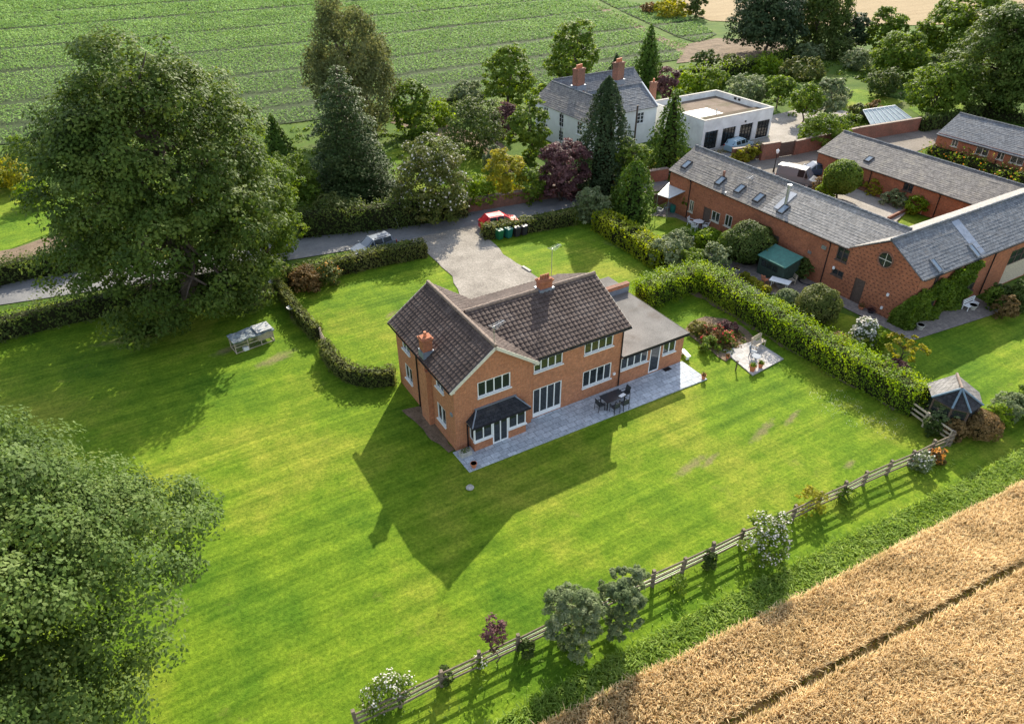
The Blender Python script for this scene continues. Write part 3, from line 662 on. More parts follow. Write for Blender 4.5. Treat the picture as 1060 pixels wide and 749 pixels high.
def roof(B, E0, E1, R0, course=.3, lap=.03, roll=0.0, tile=.3, thick=.07, R1=None, jit=.0, seed=0, clip=None, deck=None):
    """a tiled slope: stepped courses (rolled if roll > 0) on a deck; E0, E1 eave seen from outside left to right, R0, R1 ridge"""
    E0, E1, R0 = V(*E0), V(*E1), V(*R0); R1 = V(*R1) if R1 is not None else R0+(E1-E0)
    rng = np.random.default_rng(seed)
    nrm = unit(np.cross(E1-E0, R0-E0)); H = np.linalg.norm(R0-E0-unit(E1-E0)*np.dot(R0-E0, unit(E1-E0))); rows = max(1, int(round(H/course)))
    P = lambda u, v: (E0*(1-u)+E1*u)*(1-v)+(R0*(1-u)+R1*u)*v
    L = np.linalg.norm(E1-E0); L2 = np.linalg.norm(R1-R0)
    if roll > 0: cols = max(1, int(round(L/tile))); us = np.arange(cols*5+1)/(cols*5.0); hh = roll*np.abs(np.sin(np.arange(cols*5+1)*math.pi/5))**.7
    else: cols = max(2, int(L/.9)); us = np.arange(cols+1)/cols; hh = np.zeros(cols+1)
    for r in range(rows):
        v0, v1 = r/rows, min(1, (r+1.06)/rows)
        jj = rng.normal(size=len(us))*jit
        lo = [P(u, v0)+nrm*(lap+h+j) for u, h, j in zip(us, hh, jj)]; hi = [P(u, v1)+nrm*(h*.9+.004) for u, h in zip(us, hh)]; bt = [P(u, v0)+nrm*(-.01) for u in us]
        off = P(0, 0)
        for k in range(len(us)-1):
            if clip and clip((lo[k]+hi[k+1])/2): continue
            U0, U1 = us[k]*L, us[k+1]*L
            B.face([lo[k], lo[k+1], hi[k+1], hi[k]], [(U0, v0*H), (U1, v0*H), (U1, v1*H), (U0, v1*H)])
            B.face([bt[k], bt[k+1], lo[k+1], lo[k]], [(U0, v0*H), (U1, v0*H), (U1, v0*H+.03), (U0, v0*H+.03)])
    # deck below
    D = [V(*q) for q in deck] if deck else [E0, E1, R1, R0]; T = [q-nrm*.002 for q in D]; Bt = [q-nrm*thick for q in D]
    B.face(T); B.face(Bt[::-1])
    for i in range(4): B.face([Bt[i], Bt[(i+1) % 4], T[(i+1) % 4], T[i]])
    return B
def ridge(B, a, b, r=.11, step=.42, seed=0):
    a, b = V(*a), V(*b); L = np.linalg.norm(b-a); n = max(1, int(L/step)); d = (b-a)/n; rng = np.random.default_rng(seed)
    for i in range(n):
        p = a+d*i; q = a+d*(i+.97); k = rng.normal()*.008
        B.tube([p+UP*k, q+UP*(k+.012)], [r*.97, r*1.06], 8)
def gutter(B, a, b, r=.055): B.tube([V(*a), V(*b)], r, 6)
def chimney(root, c, w, d, z0, z1, mat, pots=1, pot='terracotta', ps=1.0, ang=0):
    B = MB(); u = V(math.cos(ang), math.sin(ang), 0); v = V(-math.sin(ang), math.cos(ang), 0); c = V(c[0], c[1], 0)
    B.obox(c+UP*(z0+z1)/2, u*w/2, v*d/2, UP*(z1-z0)/2)
    for i, e in enumerate((.04, .08)): B.obox(c+UP*(z1-.20+i*.09), u*(w/2+e), v*(d/2+e), UP*.042)
    ch = B.build('chimney', mat, root)
    F = MB()
    for i in range(pots):
        p = c+u*((i+.5)/pots-.5)*w*.8; F = MB(); F.lathe((p[0], p[1], z1), [(.15*ps, -.02), (.13*ps, .25*ps), (.105*ps, .38*ps), (.13*ps, .4*ps), (.13*ps, .44*ps)], 10); F.build('pot', M[pot], ch)
    return ch
def pipe(root, pts, mat='black', r=.045, name='downpipe'):
    B = MB(); B.tube([V(*q) for q in pts], r, 6); return B.build(name, M[mat], root)
def skylight(root, px, E0, nrm, up, w=.55, h=.9, frame='slate_dark'):
    """roof window lying on the slope through E0 with normal nrm"""
    p = onpl(px[0], px[1], E0, nrm); nrm = unit(nrm); up = unit(up); u = np.cross(up, nrm)
    B = MB(); z = p+nrm*.06
    for s in (-1, 1): B.obox(z+u*s*w/2, u*.045, up*(h/2+.045), nrm*.07); B.obox(z+up*s*h/2, u*(w/2-.045), up*.045, nrm*.068)
    o = B.build('roof_window', M[frame], root)
    G = MB(); G.obox(z+nrm*.035, u*(w/2-.02), up*(h/2-.02), nrm*.01); G.build('pane', M['skyglass'], o)
    return o
def aerial(label, base, H, heading, cat='aerial', group=None, n=7, L=.9):
    t = thing('television_aerial', label, cat, base, 0, group); b = V(*base)
    B = MB(); B.tube([b-UP*.1, b+UP*H], .022, 6); B.build('mast', M['metal'], t)
    d = V(math.cos(heading), math.sin(heading), 0); s = V(-d[1], d[0], 0); A = MB(); A.tube([b+UP*(H-.04)-d*.15, b+UP*(H-.04)+d*L], .016, 5)
    for i in range(n): q = b+UP*(H-.04)+d*(L*i/(n-1)-.1); w = .32-.02*i; A.tube([q-s*w, q+s*w], .01, 4)
    A.build('antenna', M['metal'], t); return t
# ------------------------------------------------------------------ vehicles
def car(label, loc, rz, col, L=4.1, Wd=1.75, H=1.48, style='hatch', group=None, roofcol=None, metal=.2):
    t = thing('parked_car' if style != 'van' else 'parked_van', label, 'car' if style != 'van' else 'van', loc, rz, group)
    pm = MATS.get('paint'+str(col)) or paint('paint'+str(col), col, metal)
    if style == 'van': st = [(.5, .5, 0), (.475, .72, 0), (.36, .95, 0), (.32, 1.0, 0), (.20, 1.02, 1), (-.44, 1.05, 1), (-.485, 1.05, .96), (-.5, .55, 0)]
    elif style == 'estate': st = [(.5, .48, 0), (.465, .66, 0), (.30, .82, 0), (.235, .9, 0), (.05, .92, 1), (-.38, .98, .97), (-.465, .98, 0), (-.495, .85, 0), (-.5, .45, 0)]
    else: st = [(.5, .48, 0), (.46, .66, 0), (.30, .84, 0), (.25, .9, 0), (.06, .92, 1), (-.33, .97, .97), (-.45, .97, 0), (-.485, .85, 0), (-.5, .45, 0)]
    k = H/1.48 if style != 'van' else H/1.9; secs = []; w = Wd/2
    for i, (x, zb, rf) in enumerate(st):
        zb *= k; e = 1-.22*max(0, abs(x)-.40)/.10; ww = w*e; zr = zb+(H-zb)*rf if rf else zb+.03; wr = w*.74*e if rf else ww*.84
        half = [(ww*.80, .2), (ww*.97, .32), (ww, .55*k if zb > .56*k else zb*.9), (ww*.96, zb), (wr, zr-.03 if rf else zb+.02), (wr*.55, zr+.012)]
        secs.append((x*L, half, rf))
    B = MB(); ring = lambda s: [V(s[0], y, z) for y, z in s[1]]+[V(s[0], -y, z) for y, z in reversed(s[1])]
    R = [ring(s) for s in secs]
    for a, b in zip(R, R[1:]):
        for j in range(len(a)): B.face([a[j], b[j], b[(j+1) % len(a)], a[(j+1) % len(a)]])
    B.face(R[0]); B.face(R[-1][::-1]); B.build('body', pm, t, local=True, smooth=False)
    def panel(q, inset, name, m, off=.012):
        q = [V(*p) for p in q]; c = sum(q)/len(q); q = [c+(p-c)*(1-inset) for p in q]; n = unit(np.cross(q[1]-q[0], q[2]-q[0]))
        if np.dot(n, c-V(0, 0, .6)) < 0: n = -n
        G = MB(); a = [p+n*off for p in q]; G.face(a); d = [p-n*.02 for p in q]; G.face(d[::-1])
        for i in range(len(q)): G.face([d[i], d[(i+1) % len(q)], a[(i+1) % len(q)], a[i]])
        return G.build(name, m, t, local=True)
    fi = [i for i, s in enumerate(secs) if s[2]]; f0, f1 = fi[0], fi[1]
    q = lambda i, j: R[i][j]
    panel([q(f0-1, 4), q(f0-1, 7), q(f0, 7), q(f0, 4)], .06, 'windscreen', M['carglass' if style != 'van' else 'skyglass'])
    panel([q(f1, 4), q(f1, 7), q(f1+1, 7), q(f1+1, 4)], .14, 'rear_window', M['carglass'])
    for sgn in (0, 1):
        j3, j4 = (3, 4) if sgn == 0 else (8, 7)
        a, b = q(f0, j3), q(f1, j3); c, d = q(f1, j4), q(f0, j4)
        if style == 'van': b = a*.72+b*.28; c = d*.72+c*.28
        m0 = (a+b)/2; m1 = (c+d)/2
        panel([q(f0-1, j3)*.75+a*.25, a, d, d*.3+q(f0-1, j4)*.7], .2, 'quarter_window', M['carglass'])
        panel([a, m0, m1, d] if style != 'van' else [a, b, c, d], .13, 'side_window', M['carglass']); style == 'van' or panel([m0, b, c, m1], .13, 'side_window', M['carglass'])
        y = (w+.05)*(1 if sgn == 0 else -1); G = MB(); G.obox(V(.22*L, y, .95*k), V(.05, 0, 0), V(0, .09, 0), V(0, 0, .06)); G.build('mirror', pm, t, local=True)
    for x in (.31*L, -.30*L):
        for y in (w*.9, -w*.9):
            G = MB(); s = 1 if y > 0 else -1; G.tube([V(x, y-s*.1, .31), V(x, y+s*.07, .31)], .31, 16); o = G.build('wheel', M['tyre'], t, local=True)
            G = MB(); G.tube([V(x, y+s*.06, .31), V(x, y+s*.085, .31)], .2, 12); G.build('rim', M['metal'], o, local=True)
    for y in (w*.68, -w*.68):
        G = MB(); G.obox(V(.478*L, y, .58*k), V(.05, 0, 0), V(0, .17, 0), V(0, 0, .07)); G.build('headlight', M['clear_light'], t, local=True)
        G = MB(); G.obox(V(-.489*L, y*1.08, .78*k), V(.03, 0, 0), V(0, .11, 0), V(0, 0, .12)); G.build('tail_light', M['red_light'], t, local=True)
    for y in (w*.6, -w*.6): G = MB(); G.bar(V(.02*L, y, H+.02), V(-.33*L, y, H+.0), .03); G.build('roof_rail', M['black' if style != 'van' else 'metal'], t, local=True)
    return t
# ------------------------------------------------------------------ ground, fields, roads
gp = lambda *pts: [g2(*q) for q in pts]
sheet('ground', [(-900, -500), (1100, -500), (1100, 1500), (-900, 1500)], M['ground'], z=-.02)
LEVEL[0] = -.012
lane_c = smooth_path([(-75, 47), (-45, 41.5), (-19.8, 36.4), (.7, 32.8), (12.5, 31.2), (25, 30.2), (34, 30.1), (46, 30.4), (62, 30.0)], 3)
def ribbon(c, w):
    c = np.array(c); d = np.gradient(c, axis=0); d /= np.linalg.norm(d, axis=1)[:, None]; n = np.stack([-d[:, 1], d[:, 0]], 1)
    return [tuple(q) for q in c+n*w/2]+[tuple(q) for q in (c-n*w/2)[::-1]]
lawn_poly = [(-70, 44), (-45, 38.6), (-22, 33.8), (0, 29.9), (12, 28.4), (27, 27.2), (29.0, 12.5), (27.6, -11.5), (26.6, -15.2), (9.5, -14.4), (-1.5, -13.9), (-11, -13.0), (-30, -12), (-70, -10)]
sheet('lawn', lawn_poly, M['lawn'])
sheet('verge', [(-70, -10), (-30, -12), (-11, -13.0), (-1.5, -13.9), (9.5, -14.4), (26.6, -15.2), (60, -15.5), (60, -19.8), (27, -18.9), (-4, -16.7), (-30, -16.0), (-70, -14)], M['lawn'])
sheet('neighbour_lawn', [(28.2, 6.0), (30.5, 2.5), (33.6, .2), (36, -5.6), (49, -7.2), (60, -8), (60, -15.6), (27.5, -15.2), (27.7, -11)], M['lawn'])
sheet('neighbour_lawn', gp((655, 222), (700, 228), (738, 240), (735, 262), (715, 268), (690, 262)), M['lawn'])
sheet('neighbour_lawn', gp((395, 160), (455, 135), (500, 150), (530, 190), (500, 205), (420, 205)), M['lawn'])
sheet('neighbour_lawn', gp((0, 190), (45, 200), (70, 215), (55, 240), (0, 262), (-60, 270), (-60, 190)), M['lawn'])
sheet('neighbour_lawn', gp((863, 95), (890, 92), (935, 105), (905, 120), (868, 118)), M['lawn'])
sheet('neighbour_lawn', gp((940, 112), (985, 100), (1010, 118), (965, 128)), M['lawn'])
sheet('garden_path', wobble(gp((-60, 275), (0, 262), (65, 240), (80, 246), (70, 258), (0, 285), (-60, 290)), .15, 3), M['soil'])
sheet('garden_path', wobble(gp((405, 118), (440, 116), (470, 130), (520, 148), (535, 178), (518, 180), (500, 155), (450, 140), (405, 128)), .15, 4), M['soil'])
sheet('courtyard', [(44, 33.6), (51.5, 34.2), (66, 34.0), (72, 29.2), (86, 26.2), (90, 22), (76, 20.5), (76, 2), (66, 2), (66, 23.5), (58, 22.5), (57.6, 10), (42.7, 10), (42.7, 24), (40, 26.5), (36, 27.8)], M['courtyard'])
sheet('garage_forecourt', [(51, 29.8), (70, 29.3), (76, 33), (84, 36), (84, 42), (66, 41), (65, 34.4), (51, 34.6)], M['pale_gravel'])
sheet('road', ribbon(lane_c, 4.3), M['road'])
sheet('driveway', wobble([(10.0, 29.6), (17.6, 29.0), (17.0, 27.6), (16.3, 22.0), (16.6, 15.6), (16.6, 8), (6.5, 8), (6.0, 13.5), (9.2, 17.2), (10.2, 20.5), (10.2, 25.8)], .1, 5), M['gravel'])
# tarmac runs out raggedly into the gravel at the drive mouth
sheet('flower_bed', wobble(gp((709, 344), (715, 335), (731, 328), (752, 330), (776, 344), (783, 352), (750, 374.5), (730, 360)), .1, 6, .6), M['soil'])
sheet('hedge_bed', wobble([(26.0, 8), (27.2, 8), (27.6, -11), (26.6, -11), (26.0, -2)], .15, 8), M['soil'])
sheet('hedge_bed', wobble([(-1.2, 5.4), (0, 5.2), (0, .2), (-.55, .2)], .08, 9, .5), M['soil'])
patio = [(-.25, -.0), (-.2, -2.02), (18.4, -2.32), (18.4, .24), (5.3, .24), (5.3, -.0)]
b = MB(); b.prism(patio, 0, .07); o = b.build('patio', M['paving']); o['kind'] = 'structure'
terrace = [(20.75, 1.05), (22.2, -.95), (26.1, .55), (24.9, 2.5), (22.6, 2.3)]
b = MB(); b.prism(gp((748, 363), (779, 389), (811, 372), (782, 353)), 0, .08); o = b.build('terrace', M['paving_pale']); o['kind'] = 'structure'
sheet('barn_path', [(36.4, 22.6), (33.5, 22), (32.4, 17), (32.0, 13.5), (29.5, 8.6), (29.3, 5.2), (32.4, 3.4), (34.9, 1.2), (35.1, -6.6), (45.5, -7.7), (45.8, -5), (36.4, -5)], M['paving_barn'])
sheet('neighbour_lawn', gp((655, 222), (700, 226), (735, 242), (742, 252), (735, 262), (715, 268), (690, 262)), M['lawn'])
sheet('gravel_bed', wobble([(29.6, 8.4), (31.0, 9.2), (33.4, 5.2), (32.4, 3.3)], .06, 10, .6), M['soil'])
# terrace inside the barn yard
b = MB(); b.prism(gp((835, 205), (885, 196.5), (940, 219), (918, 240), (880, 238)), 0, .25); o = b.build('raised_terrace', M['pale_gravel']); o['kind'] = 'structure'
b = MB()
tp = gp((885, 196.5), (940, 219), (918, 230)); tq = gp((835, 205), (885, 196.5))
for a, c in zip(tp, tp[1:]): b.bar(V(*a, .4), V(*c, .4), .2, .34)
b.bar(V(*tq[0], .4), V(*tq[1], .4), .2, .34)
tag(b.build('kerb_wall', M['garden_brick']), 'low brick kerb wall round the raised pale terrace in the barn yard', 'wall')
sheet('neighbour_lawn', gp((915, 228), (938, 220), (968, 228), (935, 244), (925, 240)), M['lawn'])
# the potato field with its tramlines
field = gp((-90, 163), (0, 150), (60, 148), (200, 136), (300, 128), (420, 112), (540, 95), (640, 73), (703, 62), (712, 46), (690, 41), (640, 14), (597, -4), (597, -30), (-90, -60))
strip = gp((612, -4), (700, 12), (742, 36), (722, 45), (700, 38), (650, 15))
sheet('crop_field', field, M['crop_soil']); sheet('crop_field', strip, M['crop_soil'])
sheet('field_track', gp((597, -4), (640, 14), (690, 41), (712, 46), (742, 40), (800, 42), (850, 62), (760, 60), (700, 66), (705, 55), (690, 47), (640, 20), (590, -4)), M['soil'])
sheet('stubble_field', gp((735, 22), (880, 28), (1060, 24), (1060, -80), (640, -80), (690, 5)), M['stubble'])
TRAM = [82.5, 92.0, 106.0, 129.5, 153.0, 178.5, 203, 228]
def crop_plants(name, poly, seed):
    rng = np.random.default_rng(seed); p = np.array(poly); lo, hi = p.min(0), np.minimum(p.max(0), [140, 262])
    ys = np.arange(lo[1], hi[1], .9); xs = np.arange(max(lo[0], -62), hi[0], .46)
    X, Y = np.meshgrid(xs, ys); q = np.stack([X.ravel(), Y.ravel()], 1)+rng.normal(size=(X.size, 2))*[.16, .09]
    q = q[inside(poly, q)]; warp = .6*np.sin(q[:, 0]*.03+1)
    keep = np.ones(len(q), bool)
    for t in TRAM: keep &= np.abs(q[:, 1]+warp-t) > 1.15
    dd = (q-CAM[:2])@_f[:2]/np.linalg.norm(_f[:2]); keep &= rng.random(len(q)) < np.clip(170/dd, .45, 1)
    q = q[keep]; m = 4; n = len(q)*m; P = np.repeat(np.concatenate([q, np.full((len(q), 1), .3)], 1), m, 0); a = rng.normal(size=(n, 3))*[.2, .16, .10]; P = P+a
    P[:, 2] = np.abs(P[:, 2])+.05+.1*np.sin(P[:, 0]*.21)*np.sin(P[:, 1]*.35); N = np.tile([0, 0, 1.0], (n, 1))+a*1.5
    big = np.repeat(np.clip(((q-CAM[:2])@_f[:2])/105, .9, 1.9), m)
    o = leaf_mesh(name, P, N, .31*big, rng, M['potato'], None, aspect=.8, flat=.3); o['kind'] = 'stuff'
crop_plants('potato_crop', field, 11); crop_plants('potato_crop', strip, 12)
# ripe wheat with a tramline running through it
WE = [(-4.1, -17.2), (26.8, -19.4)]; wd = unit(np.array(WE[1])-np.array(WE[0])); wn = np.array([wd[1], -wd[0]])
wheat = [(-9, -16.6), (34, -19.9), (34, -29), (20, -33), (-9, -30)]
sheet('wheat_field', [(-60, -14), (-9, -16.8), (60, -21.5), (60, -80), (-60, -80)], M['wheat_soil'])
_t0 = np.array(g2(1060, 585)); _t1 = np.array(g2(760, 749)); _td = unit(_t1-_t0); _tn = np.array([-_td[1], _td[0]])
def wmask(q, rng):
    d = (q-_t0)@_tn; keep = np.abs(d) > .2+.03*np.sin(q[:, 0]*2.1)
    s = (q-_t0)@_td; patch = np.sin(q[:, 0]*1.1+.6*np.sin(q[:, 1]*2))*np.sin(q[:, 1]*1.7+q[:, 0]*.4)
    row = np.sin(d*2*math.pi/.42)
    return keep & (rng.random(len(q)) < np.where(row > -.55, 1, .5)*np.where(patch > .93, .35, 1)) & (q[:, 1] > -29.5)
tufts('wheat', wheat, 640, .7, .038, M['wheat'], 21, lean=.14, mask=wmask, droop=.8)
tufts('wheat_undergrowth', wheat, 40, .38, .09, M['drygrass'], 22, lean=.35)
vg = [(-14, -15.5), (4, -15.95), (27, -17.5), (48, -18.2), (48, -20.5), (34, -20.3), (27, -19.5), (-4, -17.3), (-14, -16.6)]
tufts('long_grass', vg, 300, .30, .06, M['grass'], 23, lean=.5)
tufts('fence_grass', [(-14, -12.9), (-1.5, -13.7), (9.5, -14.2), (26.2, -15.0), (27, -16.4), (4, -15.6), (-14, -15.2)], 10, .12, .06, M['grass'], 24, lean=.6)
tufts('lane_grass', ribbon(np.array(lane_c)+np.array([0, 2.9]), 1.5), 26, .3, .1, M['drygrass'], 25, lean=.5)
tufts('hedge_grass', [(-45, 36.2), (-22, 31.6), (-1, 28.6), (-1.2, 27.4), (-22, 30), (-45, 34)], 18, .25, .09, M['grass'], 26, lean=.5)
# ------------------------------------------------------------------ the main house
def main_house():
    t = thing('house', 'two-storey red brick house with brown tiled roofs and white windows on the big lawn', 'house', (5, 3, 0))
    Wx, L, He, rz = 5.364, 8.43, 4.95, 6.93; X1, s, D, E1 = 12.6, .257, 7.93, 18.25; EH = 2.45
    B = MB()
    A0, A1 = (0, 0), (Wx, 0)
    upA = (1.58, 3.83, 3.50, 4.58)
    bayd = (1.4, 3.9, .1, 2.0)
    wall(B, A0, A1, He, [upA, bayd], gable=[(Wx/2, rz-.12)])
    Lr = [(L-7.4, L-6.2, 3.45, 4.12), (L-7.3, L-6.2, 1.1, 2.33), (L-2.4, L-1.32, 3.52, 4.15), (L-2.42, L-1.28, 1.0, 2.3)]
    Lr = sorted(Lr); wall(B, (0, L), (0, 0), He, Lr)
    wall(B, (Wx, L), (0, L), He, [], gable=[(Wx/2, rz-.12)])
    F0, F1 = (Wx, s), (X1, s); fr = (5.64-Wx, 7.82-Wx, .1, 2.33); w1 = (5.66-Wx, 7.80-Wx, 3.66, 4.56); w2 = (9.48-Wx, 11.78-Wx, 3.66, 4.54); w3 = (9.5-Wx, 11.83-Wx, 1.01, 2.3)
    wall(B, F0, F1, He, [fr, w1, w2, w3])
    wall(B, (X1, s), (X1, D), He, [], gable=[((D-s)/2, 6.85)])
    rd = [(1.2, 2.1, .05, 2.1), (2.8, 4.4, 1, 2.2), (4.6, 6.2, 3.5, 4.5), (.8, 2.2, 3.5, 4.5)]
    wall(B, (X1, D), (Wx, D), He, rd)
    G0, G1 = (X1, s), (E1, s); w4 = (12.66-X1, 15.0-X1, 1.3, 2.24); dr = (15.22-X1, 16.16-X1, .12, 2.26); w5 = (16.36-X1, 17.52-X1, 1.28, 2.3)
    wall(B, G0, G1, EH, [w4, dr, w5]); wall(B, (E1, s), (E1, 7.0), EH, [(3.6, 4.5, .05, 2.05)]); wall(B, (E1, 7.0), (X1, 7.0), EH)
    B.box(13.2, 18.6, 7.0, 7.32, 0, 3.22); B.box(13.2, 18.6, 7.32, 9.5, 0, 2.6)
    B.build('wall', M['brick'], t)
    # windows and doors
    window(t, A0, A1, upA, 4); window(t, F0, F1, w1, 4); window(t, F0, F1, w2, 4); window(t, F0, F1, w3, 4); window(t, F0, F1, fr, 4, name='french_window', sill=False, panel=.3, fw=.07)
    for o in Lr: window(t, (0, L), (0, 0), o, 2)
    for i, o in enumerate(rd): window(t, (X1, D), (Wx, D), o, 2, name='door' if i == 0 else 'window', sill=i > 0)
    window(t, G0, G1, w4, 4); window(t, G0, G1, w5, 2); window(t, G0, G1, dr, 1, name='door', sill=False, fw=.09); window(t, (E1, s), (E1, 7.0), (3.6, 4.5, .05, 2.05), 1, name='door', sill=False, fw=.1)
    # bay with hipped roof and french doors
    b = MB(); y = -.62
    for a, c, e in ((.92, 2.2, .92), (3.3, 4.58, 4.46)): b = MB(); b.box(a, c, y, y+.12, .0, .80); b.box(e, e+.12, y+.12, 0, 0, .8); b.build('bay_wall', M['brick'], t)
    q0, q1 = (.92, y), (4.58, y)
    window(t, q0, q1, (.02, 1.26, .8, 1.98), 2, name='bay_window', rec=.03); window(t, q0, q1, (2.40, 3.64, .8, 1.98), 2, name='bay_window', rec=.03)
    window(t, q0, q1, (1.28, 2.38, .08, 2.0), 2, name='bay_door', sill=False, rec=.03, fw=.09)
    window(t, (.92, 0), (.92, y), (.05, .58, .8, 1.98), 1, name='bay_window', sill=False, rec=.03); window(t, (4.58, y), (4.58, 0), (.04, .57, .8, 1.98), 1, name='bay_window', sill=False, rec=.03)
    r = MB(); e = .2; a, c = .92-e, 4.58+e; zt, zb = 2.72, 2.03
    roof(r, (a, y-e, zb), (c, y-e, zb), (1.45, -.01, zt), .16, .018, R1=(4.05, -.01, zt), thick=.05)
    roof(r, (a, 0, zb), (a, y-e, zb), (1.45, -.01, zt), .16, .018, R1=(1.451, -.012, zt), thick=.04); roof(r, (c, y-e, zb), (c, 0, zb), (4.05, -.012, zt), .16, .018, R1=(4.051, -.01, zt), thick=.04)
    br = r.build('bay_roof', M['slate_dark'], t)
    f = MB(); f.bar(V(1.3, -.05, zt+.03), V(4.2, -.05, zt+.03), .16, .05); f.tube([V(a, y-e, zb+.05), V(1.45, -.03, zt+.04)], .045, 6); f.tube([V(c, y-e, zb+.05), V(4.05, -.03, zt+.04)], .045, 6); f.build('flashing', M['lead'], br)
    f = MB(); f.box(a+.05, c-.05, y-e+.02, -.005, zb-.12, zb-.055); f.build('soffit', M['white'], t)
    f = MB(); gutter(f, (a, y-e-.04, zb-.02), (c, y-e-.04, zb-.02), .05); f.build('gutter', M['black'], t)
    pipe(t, [(a+.08, y-e, zb-.05), (a+.06, -.05, zb-.2), (a+.06, -.05, .1)])
    # roofs: big rolled tiles in stepped courses
    ov, fo = .33, .28; tw = (rz-He)/(Wx/2+ov-.05); zE = rz-(Wx/2+ov)*((rz-He)/(Wx/2))
    r = MB(); roof(r, (-ov, L+fo, zE+.08), (-ov, -fo, zE+.08), (Wx/2, L+fo, rz), .33, .045, .04, .31, jit=.005, seed=1); r.build('roof', M['tile'], t)
    r = MB(); roof(r, (Wx+ov, -fo, zE+.08), (Wx+ov, L+fo, zE+.08), (Wx/2, -fo, rz), .33, .045, .04, .31, jit=.005, seed=2); r.build('roof', M['tile'], t)
    Rz, yc = 6.9, (s+D)/2; xe = X1+.3; zM = 4.93
    r = MB(); roof(r, (2.9, s-.36, zM), (xe, s-.36, zM), (2.9, yc, Rz), .33, .045, .04, .31, jit=.005, seed=3, clip=lambda q: q[0] < Wx+.05 and q[1] < .5, deck=[(Wx+.1, s-.36, zM), (xe, s-.36, zM), (xe, yc, Rz), (2.9, yc, Rz)]); o = r.build('roof', M['tile'], t)
    r = MB(); roof(r, (xe, D+.36, zM), (2.9, D+.36, zM), (xe, yc, Rz), .33, .045, .04, .31, jit=.005, seed=4); r.build('roof', M['tile'], t)
    r = MB(); ridge(r, (Wx/2, -fo-.02, rz+.02), (Wx/2, L+fo, rz+.02), .13, seed=1); r.build('ridge', M['ridge'], t)
    r = MB(); ridge(r, (3.0, yc, Rz+.02), (xe, yc, Rz+.02), .13, seed=2); r.build('ridge', M['ridge'], t)
    for yy in (-fo-.025, L+fo+.025):
        for sx in (-ov, Wx+ov): f = MB(); f.bar(V(sx, yy, zE-.02), V(Wx/2, yy, rz-.10), .04, .2); f.build('bargeboard', M['cream'], t)
    for bx in ((-ov, -.005), (Wx+.005, Wx+ov-.05)): f = MB(); f.box(*bx, -fo+.02, -.01, zE-.10, zE-.04); f.build('soffit', M['cream'], t)
    for yy in (s-.36, D+.36): f = MB(); f.bar(V(xe+.02, yy, zM-.1), V(xe+.02, yc, Rz-.1), .04, .18); f.build('bargeboard', M['cream'], t)
    f = MB(); f.box(Wx+.36, xe, s-.31, s-.28, zM-.24, zM-.08); f.build('fascia', M['white'], t)
    f = MB(); gutter(f, (Wx+.34, s-.40, zM-.09), (xe, s-.40, zM-.09)); f.build('gutter', M['black'], t); f = MB(); gutter(f, (-ov-.04, -fo, zE), (-ov-.04, L+fo, zE)); f.build('gutter', M['black'], t)
    pipe(t, [(X1-.06, s-.38, zM-.1), (X1-.06, s-.06, zM-.45), (X1-.06, s-.06, .1)]); pipe(t, [(-.35, 5.1, zE), (-.06, 5.1, zE-.35), (-.06, 5.1, .1)])
    # chimneys
    c = MB(); c.box(-.32, -.002, 3.05, 4.2, 0, 4.15); c.box(-.30, .3, 3.28, 3.96, 4.15, 4.8); c.build('chimney_breast', M['brick'], t)
    ch = chimney(t, (.06, 3.62), .62, .58, 4.6, 6.35, M['barn_brick'], 1, ps=.7)
    f = MB(); f.box(-.31, .44, 3.27, 3.97, 4.95, 5.42); f.build('flashing', M['lead'], ch)
    ch = chimney(t, (8.86, yc+.05), .9, .52, 6.0, 7.62, M['barn_brick'], 4, pot='barn_brick', ps=.6)
    f = MB(); f.box(8.3, 9.42, yc-.32, yc+.42, 6.5, 6.98); f.build('flashing', M['lead'], ch)
    # flat extension roof, parapet and canopy
    r = MB(); r.box(X1+.005, E1+.2, s-.22, 6.995, EH, EH+.12); r.build('flat_roof', M['felt'], t)
    r = MB(); r.box(X1+.005, E1+.23, s-.25, s-.222, EH-.10, EH+.135); r.box(E1+.203, E1+.23, s-.22, 6.99, EH-.10, EH+.135); r.build('roof_edge', M['black'], t)
    r = MB(); r.box(13.25, 18.62, 7.33, 9.55, 2.604, 2.66); r.build('flat_roof', M['felt'], t)
    r = MB(); r.box(14.0, 18.58, 6.955, 6.995, EH+.122, 2.98); r.build('flashing', M['lead'], t)
    r = MB(); r.box(13.15, 18.65, 6.96, 7.36, 3.222, 3.28); r.build('coping', M['garden_brick'], t)
    r = MB(); roof(r, (E1+.85, 3.4, 2.0), (E1+.85, 5.4, 2.0), (E1+.01, 3.4, 2.35), .2, .02, .03, .25); r.build('canopy', M['terracotta'], t)
    r = MB(); r.lathe((0, 0, 0), [(.16, -.02), (.16, .03), (.12, .06)], 14); r.v = [(-.005-z, .4+x, 2.62+y) for x, y, z in r.v]; r.build('vent', M['lead'], t)
    r = MB(); r.box(9.9, 11.0, s-.16, s-.02, 2.72, 2.83) if False else r.box(12.0, 12.18, s-.1, s-.005, 1.2, 1.36); r.build('outside_light', M['white'], t)
    return t
main_house()
aerial('television aerial on a mast at the front gable peak of the brick house', (2.7, -.1, 6.95), 1.25, .35)
aerial('tall television aerial mast standing behind the main chimney of the brick house', (9.9, 4.9, 6.6), 2.55, .35)
